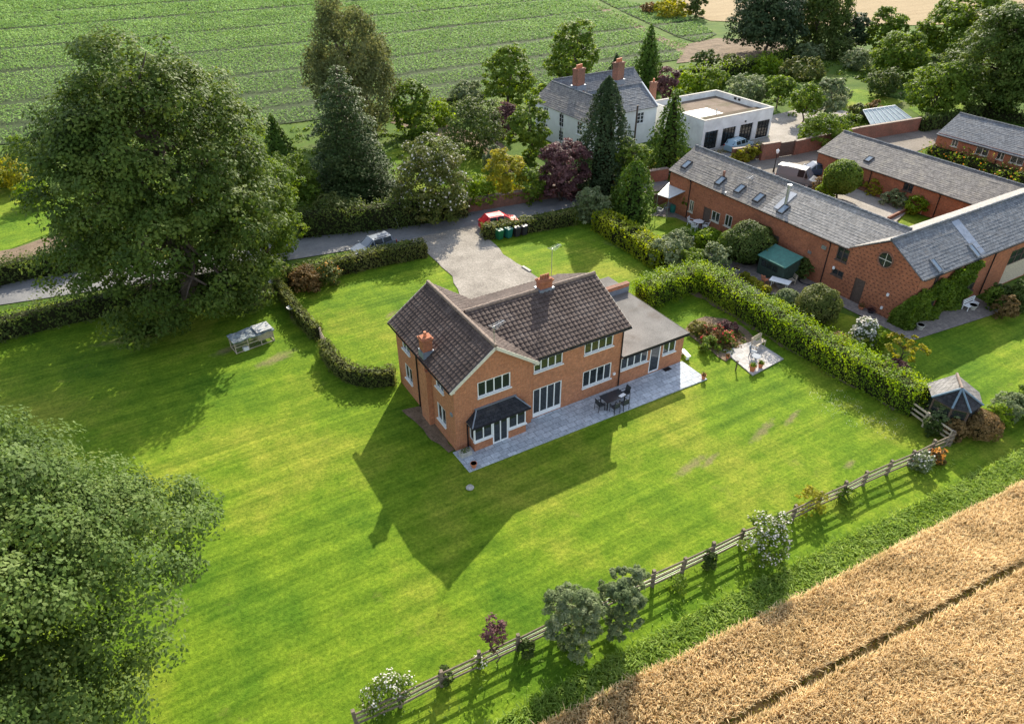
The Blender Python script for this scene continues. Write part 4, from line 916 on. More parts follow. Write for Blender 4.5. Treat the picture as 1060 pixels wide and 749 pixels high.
# things on the patio
def pot(label, px, r=.2, h=.34, plant=None, z=.07, mat='terracotta', name='flower_pot', seed=0):
    p = at(*px, z); t = thing(name, label, 'pot', p)
    b = MB(); b.lathe((p[0], p[1], z), [(r*.65, 0), (r*.9, h*.8), (r*1.05, h*.82), (r*1.05, h), (r*.9, h), (r*.85, h*.85), (.01, h*.84)], 14); b.build('vessel', M[mat], t)
    if plant:
        rng = np.random.default_rng(seed); n = 70; d = rnd_dirs(rng, n); d[:, 2] = abs(d[:, 2]); leaf_mesh('plant', np.array([p[0], p[1], z+h])+d*r*1.3*rng.uniform(.4, 1, n)[:, None], d, .12, rng, M[plant], t)
    return t
pot('terracotta pot alone on the near left corner of the patio', (490.5, 483), .2, .3)
pot('small terracotta pot on the far right corner of the patio', (728, 392), .17, .34, 'rust', seed=2)
p = at(482, 470.5, .07); t = thing('stone_trough', 'grey stone trough planter at the house corner beside the bay', 'planter', p, .1)
b = MB(); b.obox(p+UP*.16, V(.36, 0, 0), V(0, .2, 0), UP*.16); b.obox(p+UP*.33, V(.38, 0, 0), V(0, .03, 0)+V(0, 0, 0), UP*.02); b.build('trough', M['stone'], t)
rng = np.random.default_rng(5); d = rnd_dirs(rng, 90); d[:, 2] = abs(d[:, 2]); leaf_mesh('plants', p+UP*.34+d*[.33, .18, .16], d, .1, rng, M['hedge_dark'], t)
p = at(634.5, 409.5, .75); p[2] = .07; t = thing('garden_table', 'dark glass-topped garden table with a pale cloth on the patio below the windows', 'table', p, 0)
b = MB(); b.box(p[0]-.8, p[0]+.8, p[1]-.45, p[1]+.45, .72, .75); b.build('tabletop', M['dark_glass'], t)
for sx in (-.7, .7):
    for sy in (-.36, .36): b = MB(); b.box(p[0]+sx-.025, p[0]+sx+.025, p[1]+sy-.025, p[1]+sy+.025, .07, .718); b.build('leg', M['black'], t)
b = MB(); b.obox(V(p[0]+.55, p[1]-.28, .765), V(.24, .05, 0), V(-.03, .12, 0), UP*.012); tag(b.build('folded_cloth', M['whiteplastic']), 'pale folded cloth lying on the dark garden table', 'cloth')
def patio_chair(label, dx, dy, rz):
    t = thing('patio_chair', label, 'chair', (p[0]+dx, p[1]+dy, .07), rz, 'dark chairs round the patio table'); b = MB(); b.box(-.22, .22, -.22, .2, .40, .43); b.build('seat', M['dark_mesh'], t, local=True)
    b = MB(); b.obox(V(0, .25, .68), V(.22, 0, 0), V(0, .012, 0), V(0, .05, .24)); b.build('backrest', M['dark_mesh'], t, local=True)
    for x in (-.23, .23): b = MB(); b.bar(V(x, -.22, 0), V(x, -.2, .62), .03); b.bar(V(x, -.2, .62), V(x, .24, .62), .03); b.bar(V(x, .24, .62), V(x, .28, 0), .03); b.build('frame', M['black'], t, local=True)
patio_chair('dark patio chair at the left end of the glass-topped table', -1.05, -.05, math.pi/2); patio_chair('dark patio chair at the right end of the glass-topped table', 1.1, .1, -math.pi/2)
patio_chair('dark patio chair on the lawn side of the table, nearer the french window', -.4, -.75, math.pi); patio_chair('dark patio chair on the lawn side of the table, farther from the french window', .35, -.75, math.pi)
for px, lb in (((690.5, 382), 'dark doormat on the paving in front of the extension door'),):
    p = at(*px, .07); b = MB(); b.box(p[0]-.3, p[0]+.3, p[1]-.18, p[1]+.18, .074, .09); tag(b.build('doormat' if 'mat' in lb else 'drain_cover', M['black']), lb, 'mat' if 'mat' in lb else 'cover')
p = at(709, 369); t = thing('garden_bench', 'small white bench on the grass at the extension corner', 'bench', p, 1.4)
b = MB(); b.obox(p+UP*.32, V(.12, .5, 0), V(.16, -.04, 0), UP*.025); b.build('seat', M['whiteplastic'], t)
for k in (-.38, .38): b = MB(); b.obox(p+V(.23, .97, 0)*k+UP*.147, V(.04, .02, 0), V(.12, -.03, 0), UP*.147); b.build('leg', M['whiteplastic'], t)
b = MB(); p = at(486.5, 505); b.lathe((p[0], p[1], 0), [(.2, 0), (.24, .06), (.16, .16), (.05, .2)], 12); tag(b.build('garden_stone', M['stone']), 'pale round stone cap set in the shaded lawn in front of the bay', 'stone')
# ------------------------------------------------------------------ the barn conversion: two wings in an L
def barn():
    t = thing('barn', 'long L-shaped red brick barn conversion with grey slate roof and small roof windows', 'barn', (40, 10, 0))
    xa, xr, xb = 36.4, 39.5, 42.6; yN, y0, y1, yr = 22.6, -5.05, 1.05, -2.0; he, rA, rB = 4.3, 6.05, 6.15; xE = 70
    B = MB()
    # west face of the long wing, seen from the gardens
    def s_(px, z): p = onpl(*px, (xa, 0, 0), (1, 0, 0)); return yN-p[1]
    def s2(px): p = onpl(*px, (xa, 0, 0), (1, 0, 0)); return yN-p[1], p[2]
    opsA = []
    dA = s2((731.5, 222)); opsA.append((dA[0]-.5, dA[0]+.5, .05, 2.1))            # door by the round table
    oA = s2((740, 222)); opsA.append((dA[0]+.62, dA[0]+1.7, 1.1, 2.1))
    wA = s2((754, 228)); opsA.append((wA[0]-.45, wA[0]+.45, wA[1]-.65, wA[1]+.5))
    w4 = s2((716, 211)); opsA.append((w4[0]-.3, w4[0]+.3, .9, 2.1))
    d2 = s2((800, 252)); opsA.append((d2[0]-.55, d2[0]+.55, .05, 2.5))
    w2 = s2((871.5, 266)); opsA.append((w2[0]-.55, w2[0]+.55, 2.85, 4.0))
    w3 = s2((866, 285.5)); opsA.append((w3[0]-.55, w3[0]+.55, 1.5, 2.05))
    opsA = sorted(opsA); wall(B, (xa, yN), (xa, y1), he, opsA)
    d3 = s2((882, 300)); 
    wall(B, (xb, yN), (xa, yN), he, [], gable=[((xb-xa)/2, rA-.1)])
    wall(B, (xb, y1), (xb, yN), he, [(3, 4, 1, 2), (8, 9, .05, 2.1)])
    # front of the short wing
    def s3(px): p = onpl(*px, (0, y0, 0), (0, 1, 0)); return p[0]-xa, p[2]
    f1 = s3((973, 281)); f2 = s3((1011, 267)); f3 = s3((1005, 293)); f4 = s3((965, 307)); ar = s3((1047, 282))
    opsF = [(f1[0]-.3, f1[0]+.3, 3.1, 4.0), (f2[0]-.35, f2[0]+.35, 2.9, 4.0), (f3[0]-.7, f3[0]+.7, .9, 2.1), (f4[0]-.7, f4[0]+.7, .9, 2.0)]
    opsF = sorted(opsF); wall(B, (xa, y0), (xE, y0), he, opsF+[(ar[0]-1.5, ar[0]+2.6, .05, 3.3)])
    wall(B, (xE, y1), (xa, y1), he, [])
    B.build('wall', M['barn_brick'], t)
    for o in opsA:
        if o[2] < .2: window(t, (xa, yN), (xa, y1), o, 1, fm='wood_dark', glass='wood_dark', name='door', sill=False, rec=.09)
        else: window(t, (xa, yN), (xa, y1), o, 2, fm='wood_dark' if o[2] > 1.3 else 'cream')
    for o in opsF: window(t, (xa, y0), (xE, y0), o, 2, rows=2 if o[2] < 2 else 1, fm='wood_dark')
    window(t, (xa, y0), (xE, y0), (ar[0]-1.5, ar[0]+2.6, 1.95, 3.3), 4, rows=2, fm='wood_dark', name='arch_window', sill=False)
    b = MB()
    for i in range(13): x = xa+ar[0]-1.5+i*4.1/13; b.box(x+.01, x+4.1/13-.01, y0+.04, y0+.08, .05, 1.93)
    b.build('boarded_door', M['wood_pale'], t)
    # gable end with painted vent holes
    G = MB(); wall(G, (xa-.03, y1), (xa-.03, y0), he-.02, [(y1-(-.05), y1-(-1.0), .05, 2.15)], gable=[(y1-yr, rB-.13)]); G.build('gable_wall', M['painted_vent_brick'], t)
    window(t, (xa-.03, y1), (xa-.03, y0), (y1-(-.05), y1-(-1.0), .05, 2.15), 1, fm='wood_dark', glass='wood_dark', name='door', sill=False, rec=.09)
    c = onpl(917, 269, (xa-.05, 0, 0), (1, 0, 0)); R_ = MB()
    for i in range(24):
        a, d = 2*math.pi*i/24, 2*math.pi*(i+1)/24; R_.bar(c+V(0, math.cos(a), math.sin(a))*.62, c+V(0, math.cos(d), math.sin(d))*.62, .10, .17, V(1, 0, 0))
    o = R_.build('round_window', M['garden_brick'], t); g = MB(); g.tube([c, c+V(-.02, 0, 0)], .58, 24); g.build('pane', M['glass'], o)
    g = MB(); g.bar(c+V(-.03, -.56, 0), c+V(-.03, .56, 0), .04); g.bar(c+V(-.03, 0, -.56), c+V(-.03, 0, .56), .035); g.build('glazing_bar', M['cream'], o)
    # slate roofs
    eo = .26; sA = (rA-he)/(xr-xa); sB = (rB-he)/(yr-y0); zA = he-eo*sA+.08; zB = he-eo*sB+.08
    ym = 10.4
    EA, nA, uA = V(xa-eo, 5, zA), V(-sA, 0, 1), V(1, 0, sA)
    r = MB(); roof(r, (xa-eo, yN+.1, zA), (xa-eo, ym, zA), (xr, yN+.1, rA+.06), .27, .016, jit=.006, seed=11); r.build('roof', M['slate'], t)
    r = MB(); roof(r, (xa-eo, ym, zA), (xa-eo, -1.7, zA), (xr, ym, rA+.06), .27, .016, jit=.006, seed=12, clip=lambda q: q[0] < xa+.3 and q[1] < 1.25, deck=[(xa-eo, ym, zA), (xa-eo, 1.3, zA), (xr, -1.7, rA+.06), (xr, ym, rA+.06)]); r.build('roof', M['slate_pale'], t)
    r = MB(); roof(r, (xb+eo, -1.7, zA), (xb+eo, yN+.1, zA), (xr, -1.7, rA+.06), .27, .016, jit=.006, seed=13); r.build('roof', M['slate'], t)
    EB, nB, uB = V(40, y0-eo, zB), V(0, -sB, 1), V(0, 1, sB)
    r = MB(); roof(r, (xa-.14, y0-eo, zB), (xE, y0-eo, zB), (xa-.14, yr, rB+.06), .27, .016, jit=.006, seed=14); r.build('roof', M['slate_blue'], t)
    r = MB(); roof(r, (xE, y1+eo, zB), (xa-.14, y1+eo, zB), (xE, yr, rB+.06), .27, .016, jit=.006, seed=15); r.build('roof', M['slate_pale'], t)
    r = MB(); ridge(r, (xr, yN+.1, rA+.08), (xr, -1.5, rA+.08), .12, .4, 3); r.build('ridge', M['slate_blue'], t); r = MB(); ridge(r, (xa-.14, yr, rB+.08), (xE, yr, rB+.08), .12, .4, 4); r.build('ridge', M['slate_blue'], t)
    for px in ((711, 170.6), (746, 187.5), (766, 195.7), (785.7, 205), (811, 217)): skylight(t, px, EA, nA, uA, .62, 1.0)
    for px in ((968.5, 275), (1008, 260)): skylight(t, px, EB, nB, uB, .5, 1.15, 'slate_blue')
    f = MB(); p = onpl(1006, 250, EB, nB); f.obox(V(p[0], (y0-eo+yr)/2, (zB+rB)/2+.035), V(.5, 0, 0), unit(uB)*1.7, unit(nB)*.02); f.build('flashing', M['lead'], t)
    p = onpl(813, 212, EA, nA); f = MB(); f.tube([p-UP*.1, p+UP*1.6], .14, 10); f.tube([p+UP*1.55, p+UP*1.85], .2, 10); f.build('flue', M['metal'], t)
    f = MB(); p2 = onpl(813, 208, EA, nA); f.obox(p2+unit(nA)*.03, unit(uA)*1.1, V(0, .35, 0), unit(nA)*.02); f.build('flashing', M['lead'], t)
    p = onpl(749, 183, EA, nA); f = MB(); f.lathe((p[0], p[1], p[2]-.05), [(.12, 0), (.12, .5), (.16, .52), (.1, .62)], 8); f.build('roof_vent', M['garden_brick'], t)
    g = MB(); gutter(g, (xa-eo-.05, yN, zA-.05), (xa-eo-.05, y1+.2, zA-.05)); g.build('gutter', M['black'], t); g = MB(); gutter(g, (xa, y0-eo-.05, zB-.05), (xE, y0-eo-.05, zB-.05)); g.build('gutter', M['black'], t)
    for px in ((714, 200), (855.5, 270)): p = onpl(*px, (xa, 0, 0), (1, 0, 0)); pipe(t, [(xa-eo, p[1], zA-.1), (xa-.05, p[1], zA-.4), (xa-.05, p[1], .1)])
    p = onpl(1019, 290, (0, y0, 0), (0, 1, 0)); pipe(t, [(p[0], y0-eo, zB-.1), (p[0], y0-.05, zB-.4), (p[0], y0-.05, .1)])
    for px, r_ in (((853, 256), .22), ((838, 261), .16)): p = onpl(*px, (xa-.06, 0, 0), (1, 0, 0)); f = MB(); f.obox(p, V(.05, 0, 0), V(0, r_, 0), UP*r_*.7); f.build('flue_vent', M['metal'], t)
    for px in ((751, 200), (919, 305), (912.5, 318.5), (863, 277)): p = onpl(*px, (xa-.1, 0, 0), (1, 0, 0)); f = MB(); f.obox(p, V(.06, 0, 0), V(0, .08, 0), UP*.11); f.build('wall_lamp', M['whiteplastic'], t)
    return EA, nA
EA, nA = barn()
p = onpl(775, 190, EA, nA); aerial('white television aerial on the slate roof slope of the barn', p, .55, .4)
def low_barn(name, label, xa, xr, xb, yN, yS, he, hr, seed, slate, wins, sk=(), pale=None):
    t = thing(name, label, 'outbuilding', (xr, (yN+yS)/2, 0)); B = MB(); ops = []
    for px, w, h in wins: p = onpl(*px, (xa, 0, 0), (1, 0, 0)); ops.append((yN-p[1]-w/2, yN-p[1]+w/2, p[2]-h/2, p[2]+h/2))
    ops = sorted(ops); wall(B, (xa, yN), (xa, yS), he, ops)
    wall(B, (xb, yN), (xa, yN), he, [], gable=[(xb-xr, hr-.1)]); wall(B, (xa, yS), (xb, yS), he, [], gable=[(xr-xa, hr-.1)]); wall(B, (xb, yS), (xb, yN), he, [])
    B.build('wall', M['barn_brick'], t)
    for o in ops: window(t, (xa, yN), (xa, yS), o, 2, fm='wood_dark' if seed % 2 else 'cream', rec=.08)
    eo = .22; s = (hr-he)/(xr-xa); z = he-eo*s+.07; s2 = (hr-he)/(xb-xr); z2 = he-eo*s2+.07
    r = MB(); roof(r, (xa-eo, yN+.12, z), (xa-eo, yS-.12, z), (xr, yN+.12, hr+.05), .27, .016, jit=.006, seed=seed); r.build('roof', M[slate], t)
    r = MB(); roof(r, (xb+eo, yS-.12, z2), (xb+eo, yN+.12, z2), (xr, yS-.12, hr+.05), .27, .016, jit=.006, seed=seed+1); r.build('roof', M[slate], t)
    r = MB(); ridge(r, (xr, yN+.1, hr+.07), (xr, yS-.1, hr+.07), .11, .42, seed); r.build('ridge', M['slate_blue'], t)
    for px in sk: skylight(t, px, (xa-eo, 0, z), V(-s, 0, 1), V(1, 0, s), .6, .85)
    g = MB(); gutter(g, (xa-eo-.05, yN, z-.05), (xa-eo-.05, yS, z-.05)); g.build('gutter', M['black'], t)
    for f in (.33, .7): y = yN+(yS-yN)*f; pipe(t, [(xa-eo, y, z-.1), (xa-.05, y, z-.35), (xa-.05, y, .1)])
low_barn('outbuilding', 'long low brick outbuilding with one roof window between the yard and the gravel drive', 58.1, 61.9, 65.4, 21.6, 0.2, 2.75, 4.4, 21, 'slate', [((940, 194), 1.1, .8)], [((899.5, 165)), ])
low_barn('cottage_outbuilding', 'low brick cottage at the right edge with slate roof in front of the dark trees', 77.7, 81.2, 84.8, 19.4, -4, 2.3, 4.25, 32, 'slate_blue', [((988.5, 147.5), .8, 1.0), ((1017, 155.5), 1.5, 1.2), ((1036, 161), .8, 1.0), ((1053, 165), 1.5, 1.1)])
# ------------------------------------------------------------------ white cottage across the lane
def cottage():
    t = thing('cottage', 'white rendered cottage with slate roofs and tall brick chimneys among trees across the lane', 'house', (45, 46, 0))
    B = MB(); he = 4.5; x0, xr, x1 = 38.5, 41, 43.5; yS, yN = 39.6, 51.6; hr = 6.5
    o1 = []
    for px in ((565, 117), (581, 124.5), (599.5, 134)): p = onpl(*px, (x0, 0, 0), (1, 0, 0)); o1.append((yN-p[1]-.5, yN-p[1]+.5, 2.5, 4.1)); o1.append((yN-p[1]-.5, yN-p[1]+.5, .7, 2.0))
    o1 = sorted(o1); wall(B, (x0, yN), (x0, yS), he, o1); wall(B, (x1, yN), (x0, yN), he, [], gable=[(2.5, hr-.1)]); wall(B, (x0, yS), (x1, yS), he, [], gable=[(2.5, hr-.1)])
    y0, yr, y1, xe, h2 = 41.2, 44.6, 48, 50.4, 6.5; p = onpl(663, 122.5, (0, y0, 0), (0, 1, 0)); o2 = [(p[0]-x1-.55, p[0]-x1+.55, 2.6, 4.0)]
    wall(B, (x1, y0), (xe, y0), he, o2); wall(B, (xe, y0), (xe, y1), he, [(2.4, 3.4, 2.6, 3.9)], gable=[(yr-y0, h2+.18)]); wall(B, (xe, y1), (x1, y1), he, [])
    wall(B, (54.5, 54.6), (41, 54.6), he, []); wall(B, (54.5, 48.2), (54.5, 54.6), he, [], gable=[(3.2, 6.5)]); wall(B, (50, 48.2), (54.5, 48.2), he, [])
    B.build('wall', M['render'], t)
    for o in o1: window(t, (x0, yN), (x0, yS), o, 2, rows=3, bars=.04)
    for o in o2: window(t, (x1, y0), (xe, y0), o, 2, rows=3, bars=.04)
    window(t, (xe, y0), (xe, y1), (2.4, 3.4, 2.6, 3.9), 2, rows=2)
    eo = .25; s = (hr-he)/2.5; z = he-eo*s+.08
    r = MB(); roof(r, (x0-eo, yN+.15, z), (x0-eo, yS-.15, z), (xr, yN+.15, hr+.05), .27, .018, jit=.008, seed=41); r.build('roof', M['slate'], t)
    r = MB(); roof(r, (x1+eo, yS-.15, z), (x1+eo, yN+.15, z), (xr, yS-.15, hr+.05), .27, .018, seed=42); r.build('roof', M['slate_blue'], t)
    s = (h2-he)/(yr-y0); z = he-eo*s+.08
    r = MB(); roof(r, (41.6, y0-eo, z), (xe-.12, y0-eo, z), (41.6, yr, h2+.05), .27, .018, jit=.008, seed=43); r.build('roof', M['slate_blue'], t)
    r = MB(); roof(r, (xe-.12, y1+eo, z), (41.6, y1+eo, z), (xe-.12, yr, h2+.05), .27, .018, seed=44); r.build('roof', M['slate_blue'], t)
    r = MB(); roof(r, (41.2, 48.2, z+.1), (54.6, 48.2, z+.1), (41.2, 51.4, 6.75), .27, .018, seed=45); r.build('roof', M['slate_blue'], t)
    r = MB(); roof(r, (54.6, 54.8, z), (41.2, 54.8, z), (54.6, 51.4, 6.75), .27, .018, seed=46); r.build('roof', M['slate_blue'], t)
    [(r := MB(), ridge(r, *e), r.build('ridge', M['slate_blue'], t)) for e in (((xr, yN, hr+.06), (xr, yS, hr+.06)), ((41.6, yr, h2+.06), (xe-.1, yr, h2+.06)), ((41.2, 51.4, 6.77), (54.6, 51.4, 6.77)))]
    [(f := MB(), f.bar(V(xe, e, z+.05), V(xe, yr, h2+.2), .16, .12), f.build('coping', M['render'], t)) for e in (y0-.2, y1+.2)]
    for px, zt in (((598.6, 90), 8.6), ((639.3, 84), 8.7)):
        p = at(*px, 6.3); ch = chimney(t, p, 1.5, .85, 5.6, zt, M['garden_brick'], 4, ang=.3)
        f = MB(); f.obox(V(p[0], p[1], 6.2), V(.85, .2, 0), V(-.15, .55, 0), UP*.35); f.build('flashing', M['lead'], ch)
    p = at(676, 92, 5); chimney(t, p, .7, .7, 3, 5.9, M['garden_brick'], 1)
    pipe(t, [(x0-.06, 45.5, 4.3), (x0-.06, 45.5, .1)]); pipe(t, [(44.2, y0-.06, 4.3), (44.2, y0-.06, .1)])
cottage()
def garage():
    t = thing('garage', 'flat-roofed white garage block with four dark glazed doors and a parapet', 'garage', (58.6, 40, 0))
    x0, x1, y0, y1, h = 52.5, 64.8, 34.6, 45.2, 3.8; B = MB(); ops = []
    for a, c in (((728.5, 149), (742, 146)), ((746.5, 146), (760, 143.5)), ((764.5, 142.5), (777.5, 140)), ((782, 139.5), (795, 136.5))):
        p, q = onpl(*a, (0, y0, 0), (0, 1, 0)), onpl(*c, (0, y0, 0), (0, 1, 0)); ops.append((p[0]-x0, min(q[0], x1-.3)-x0, .05, 2.35))
    wall(B, (x0, y0), (x1, y0), h, ops, depth=.25); wall(B, (x0, y1), (x0, y0), h); wall(B, (x1, y0), (x1, y1), h); wall(B, (x1, y1), (x0, y1), h)
    e = .3; B.box(x0+.002, x0+e, y0+.26, y1-e-.002, 2.9, h-.003); B.box(x1-e, x1-.002, y0+.26, y1-e-.002, 2.9, h-.003); B.box(x0+.002, x1-.002, y1-e, y1-.002, 2.9, h-.002); B.box(x0+.002, x1-.002, y0+.002, y0+.255, 2.45, h-.004)
    B.build('wall', M['garage_render'], t)
    for o in ops: window(t, (x0, y0), (x1, y0), o, 4, rows=5, fm='black', name='garage_door', sill=False, rec=.16, fw=.08)
    B = MB(); B.box(x0+e, x1-e, y0+.27, y1-e, 2.95, 3.1); B.build('flat_roof', M['felt_brown'], t)
    B = MB(); B.box(x0+.4, x0+6.4, y0+2.6, y0+6.2, 3.102, 3.16); B.build('roof_sheet', M['grp'], t)
    B = MB(); B.box(x0+1.0, x1-.4, y0+.7, y0+2.6, 3.1, 3.35); B.build('raised_felt', M['moss_felt'], t)
    B = MB()
    for a, c in ((V(x0, y0+.12, h), V(x1, y0+.12, h)), (V(x0, y1-.15, h), V(x1, y1-.15, h)), (V(x0+.15, y0+.3, h), V(x0+.15, y1-.35, h)), (V(x1-.15, y0+.3, h), V(x1-.15, y1-.35, h))): B.bar(a+UP*.03, c+UP*.03, .36, .06)
    B.build('coping', M['stone'], t)
    B = MB(); B.tube([V(x0+5.6, y0+3.6, 3.1), V(x0+5.6, y0+3.6, 3.75)], .07, 8); B.build('vent_pipe', M['stone'], t)
    for x in (.55, .62): B = MB(); q = V(x1-.32, y0+(y1-y0)*x, 3.55); B.obox(q, V(.03, 0, 0), V(0, .2, 0), UP*.15); B.build('vent', M['black'], t)
    B = MB(); B.obox(V(x0+7.3, y0-.06, 2.75), V(.1, 0, 0), V(0, .06, 0), UP*.08); B.build('lamp', M['black'], t)
garage()
# ------------------------------------------------------------------ garden walls, gates, lean-to
def brickwall(label, pts, h, th=.3, mat='garden_brick', name='garden_wall', coping=True):
    t = thing(name, label, 'wall', (*pts[len(pts)//2], 0)); B = MB(); K = MB()
    for a, b in zip(pts, pts[1:]):
        a, b = V(*a, 0), V(*b, 0); d = unit(b-a)*th*.5; B.bar(a-d*.9+UP*h/2, b+UP*h/2, th, h); K.bar(a-d+UP*(h+.035), b+UP*(h+.035), th+.1, .07)
    B.build('brickwork', M[mat], t)
    if coping: K.build('coping', M['ridge' if mat == 'garden_brick' else 'garden_brick'], t)
    return t
brickwall('long weathered brick wall along the far side of the lane below the purple tree', gp((483, 219.5), (505, 216), (560, 206.5), (592, 201.5), (640, 194), (690, 186)), 1.35, .5)
yb = gp((768, 167), (800, 164.5), (821, 160.5), (886, 146), (949, 135.5))
brickwall('tall brick yard wall carrying the glass lean-to above the gravel drive', [yb[2], yb[3], yb[4]], 1.75)
def boards(label, a, b, h, mat='wood', name='timber_gate', gap=.02, posts=True, group=None):
    t = thing(name, label, 'gate' if 'gate' in name else 'fence', (*a, 0), 0, group); a, b = V(*a, 0), V(*b, 0); L = np.linalg.norm(b-a); u = (b-a)/L; n = np.cross(u, UP); B = MB(); k = int(L/.16)
    for i in range(k): B.obox(a+u*(i+.5)*L/k+UP*(.06+h/2), u*(L/k/2-gap/2), n*.014, UP*(h/2-.02*(i % 2)))
    B.build('boarding', M[mat], t); B = MB()
    for z in (.3*h, .8*h): B.bar(a+UP*z+n*.045, b+UP*z+n*.045, .05, .1)
    B.build('rail', M[mat], t)
    if posts:
        for q in (a, b): B = MB(); B.obox(q+UP*(h+.1)/2-n*.0, u*.07, n*.07, UP*(h+.1)/2); B.build('post', M[mat], t)
    return t
q = lambda x, y: g2(x, y)
boards('left pair of tall boarded timber gates in the yard wall nearest the parked blue car', q(771, 166.5), q(786, 165), 1.75, 'wood_dark'); boards('boarded timber gate to the right of the brick pier in the yard wall', q(805.5, 163), q(820.5, 160.5), 1.75, 'wood_dark')
brickwall('broad brick pier standing between the two boarded yard gates', [q(787.5, 166), q(804, 163.3)], 2.0, .4, name='brick_pier')
brickwall('short brick wall end under the golden climber behind the barn roof', [q(757, 168.5), q(769.5, 167)], 1.7)
M['lean_glass'] = plain('weathered_glazing', (.30, .36, .36), .45, var=.2, scale=2)
def leanto():
    t = thing('lean_to_greenhouse', 'pale glazed lean-to roof behind the top of the brick yard wall', 'greenhouse', (*yb[3], 0)); a, b = V(*yb[3], 0), V(*yb[4], 0); u = unit(b-a); n = np.array([-u[1], u[0], 0])
    a = a+u*2.2+n*.25; b = b-u*1.4+n*.25; B = MB(); L = np.linalg.norm(b-a)
    lo, hi = 1.78, 2.9; w = 2.6
    B.face([a+UP*lo, b+UP*lo, b+n*w+UP*hi-u*.7, a+n*w+UP*hi+u*.9]); B.face([a+n*w+UP*hi+u*.9, b+n*w+UP*hi-u*.7, b+n*w*2+UP*.02, a+n*w*2+UP*.02]); B.build('roof', M['lean_glass'], t)
    F = MB()
    for i in range(9): f = i/8; p0 = a+(b-a)*f+UP*(lo+.03); p1 = (a+u*.9)*(1-f)+(b-u*.7)*f+n*w+UP*(hi+.03); F.bar(p0, p1, .05)
    F.bar(a+u*.9+n*w+UP*(hi+.04), b-u*.7+n*w+UP*(hi+.04), .1); F.build('glazing_bar', M['white'], t)
leanto()
# ------------------------------------------------------------------ fences
def rail_fence(label, a, b, h=1.2, step=1.85, rails=(.34, .70, 1.06), mat='wood', mesh=True, seed=0):
    t = thing('post_and_rail_fence', label, 'fence', (*a, 0)); rng = np.random.default_rng(seed); pts = resample([a, b], step)
    P = [V(x, y, 0)+V(rng.normal()*.03, rng.normal()*.03, 0) for x, y in pts]; H = [h+rng.normal()*.05 for _ in P]
    for p, hh in zip(P, H): B = MB(); k = V(rng.normal()*.03, rng.normal()*.03, 0); B.bar(p, p+k+UP*hh, .15, .15, V(.2, 1, 0)); B.build('post', M[mat], t)
    for z in rails:
        B = MB()
        for i in range(len(P)-1): o = V(0, -.1, 0); B.bar(P[i]+o+UP*(z+rng.normal()*.025), P[i+1]+o+UP*(z+rng.normal()*.025), .045, .12)
        B.build('rail', M[mat], t)
    if mesh:
        B = MB()
        for i in range(len(P)-1):
            for z in (.12, .27, .42, .57, .72): B.bar(P[i]+V(0, .07, z), P[i+1]+V(0, .07, z), .008)
            for f in np.arange(0, 1, .09): q = P[i]*(1-f)+P[i+1]*f+V(0, .07, 0); B.bar(q+UP*.05, q+UP*.76, .006)
        B.build('wire_mesh', M['metal'], t)
    return t
rail_fence('long weathered post-and-rail fence between the lawn and the field margin', (-11.3, -12.95), (26.3, -15.1), seed=1)
rail_fence('short pale post-and-rail fence at the corner below the laurel hedge', (26.35, -15.0), (26.9, -11.2), 1.1, 1.9, (.35, .68, 1.0), 'wood_pale', False, 2)
boards('low wooden gate in the curved inner hedge beside the chicken run', g2(333, 352), g2(338.5, 363), 1.0, 'wood_pale', 'garden_gate', .07)
# ------------------------------------------------------------------ vehicles
p = at(387, 254); car('silver estate car parked on the lane behind the clipped front hedge', at(387, 260.5), math.radians(187), (.13, .155, .19), 4.3, style='estate', metal=.6)
car('bright red hatchback parked on the lane above the wheelie bins', at(517, 235), math.radians(-7), (.55, .008, .02), 4.0)
car('silver grey van with pale roof parked in the barn yard', at(824, 190), math.radians(-68), (.17, .175, .185), 4.6, 1.9, 1.95, 'van', metal=.3)
car('dark blue car parked beside the low outbuilding in the barn yard', at(842, 181), math.radians(152), (.05, .075, .13), 4.3, style='estate', metal=.4)
car('pale blue car parked in front of the white garage doors', at(764, 154.5), math.radians(8), (.25, .38, .46), 4.4, style='estate', metal=.5)
# ------------------------------------------------------------------ wheelie bins
def wheelie_bin(label, px, mat, lid, rz=0):
    p = at(*px); t = thing('wheelie_bin', label, 'bin', p, rz, 'wheelie bins along the front hedge')
    B = MB(); w0, w1, d0, d1, h = .24, .30, .27, .37, .95
    A = [V(-w0, -d0, .08), V(w0, -d0, .08), V(w0, d0, .08), V(-w0, d0, .08)]; T = [V(-w1, -d1, h), V(w1, -d1, h), V(w1, d1, h), V(-w1, d1, h)]
    B.face(A[::-1]); B.face(T)
    for i in range(4): B.face([A[i], A[(i+1) % 4], T[(i+1) % 4], T[i]])
    B.build('body', M[mat], t, local=True)
    B = MB(); q0 = [V(-.32, -.42, h+.01), V(.32, -.42, h+.01), V(.32, .36, h+.01), V(-.32, .36, h+.01)]; q1 = [V(-.29, -.36, h+.08), V(.29, -.36, h+.08), V(.29, .36, h+.13), V(-.29, .36, h+.13)]
    B.face(q0[::-1]); B.face(q1)
    for i in range(4): B.face([q0[i], q0[(i+1) % 4], q1[(i+1) % 4], q1[i]])
    B.build('lid', M[lid], t, local=True)
    B = MB(); B.tube([V(-.3, .42, h-.02), V(.3, .42, h-.02)], .02, 6); B.build('handle', M[lid], t, local=True)
    for x in (-.27, .27): B = MB(); B.tube([V(x-.03, .3, .1), V(x+.03, .3, .1)], .1, 10); B.build('wheel', M['tyre'], t, local=True)
wheelie_bin('green wheelie bin with pale lid, nearest the gravel drive', (517, 247.5), 'bin_green', 'bin_green', .1)
wheelie_bin('teal green wheelie bin between the green bin and the black bins', (526, 246), 'bin_teal', 'bin_teal', .15)
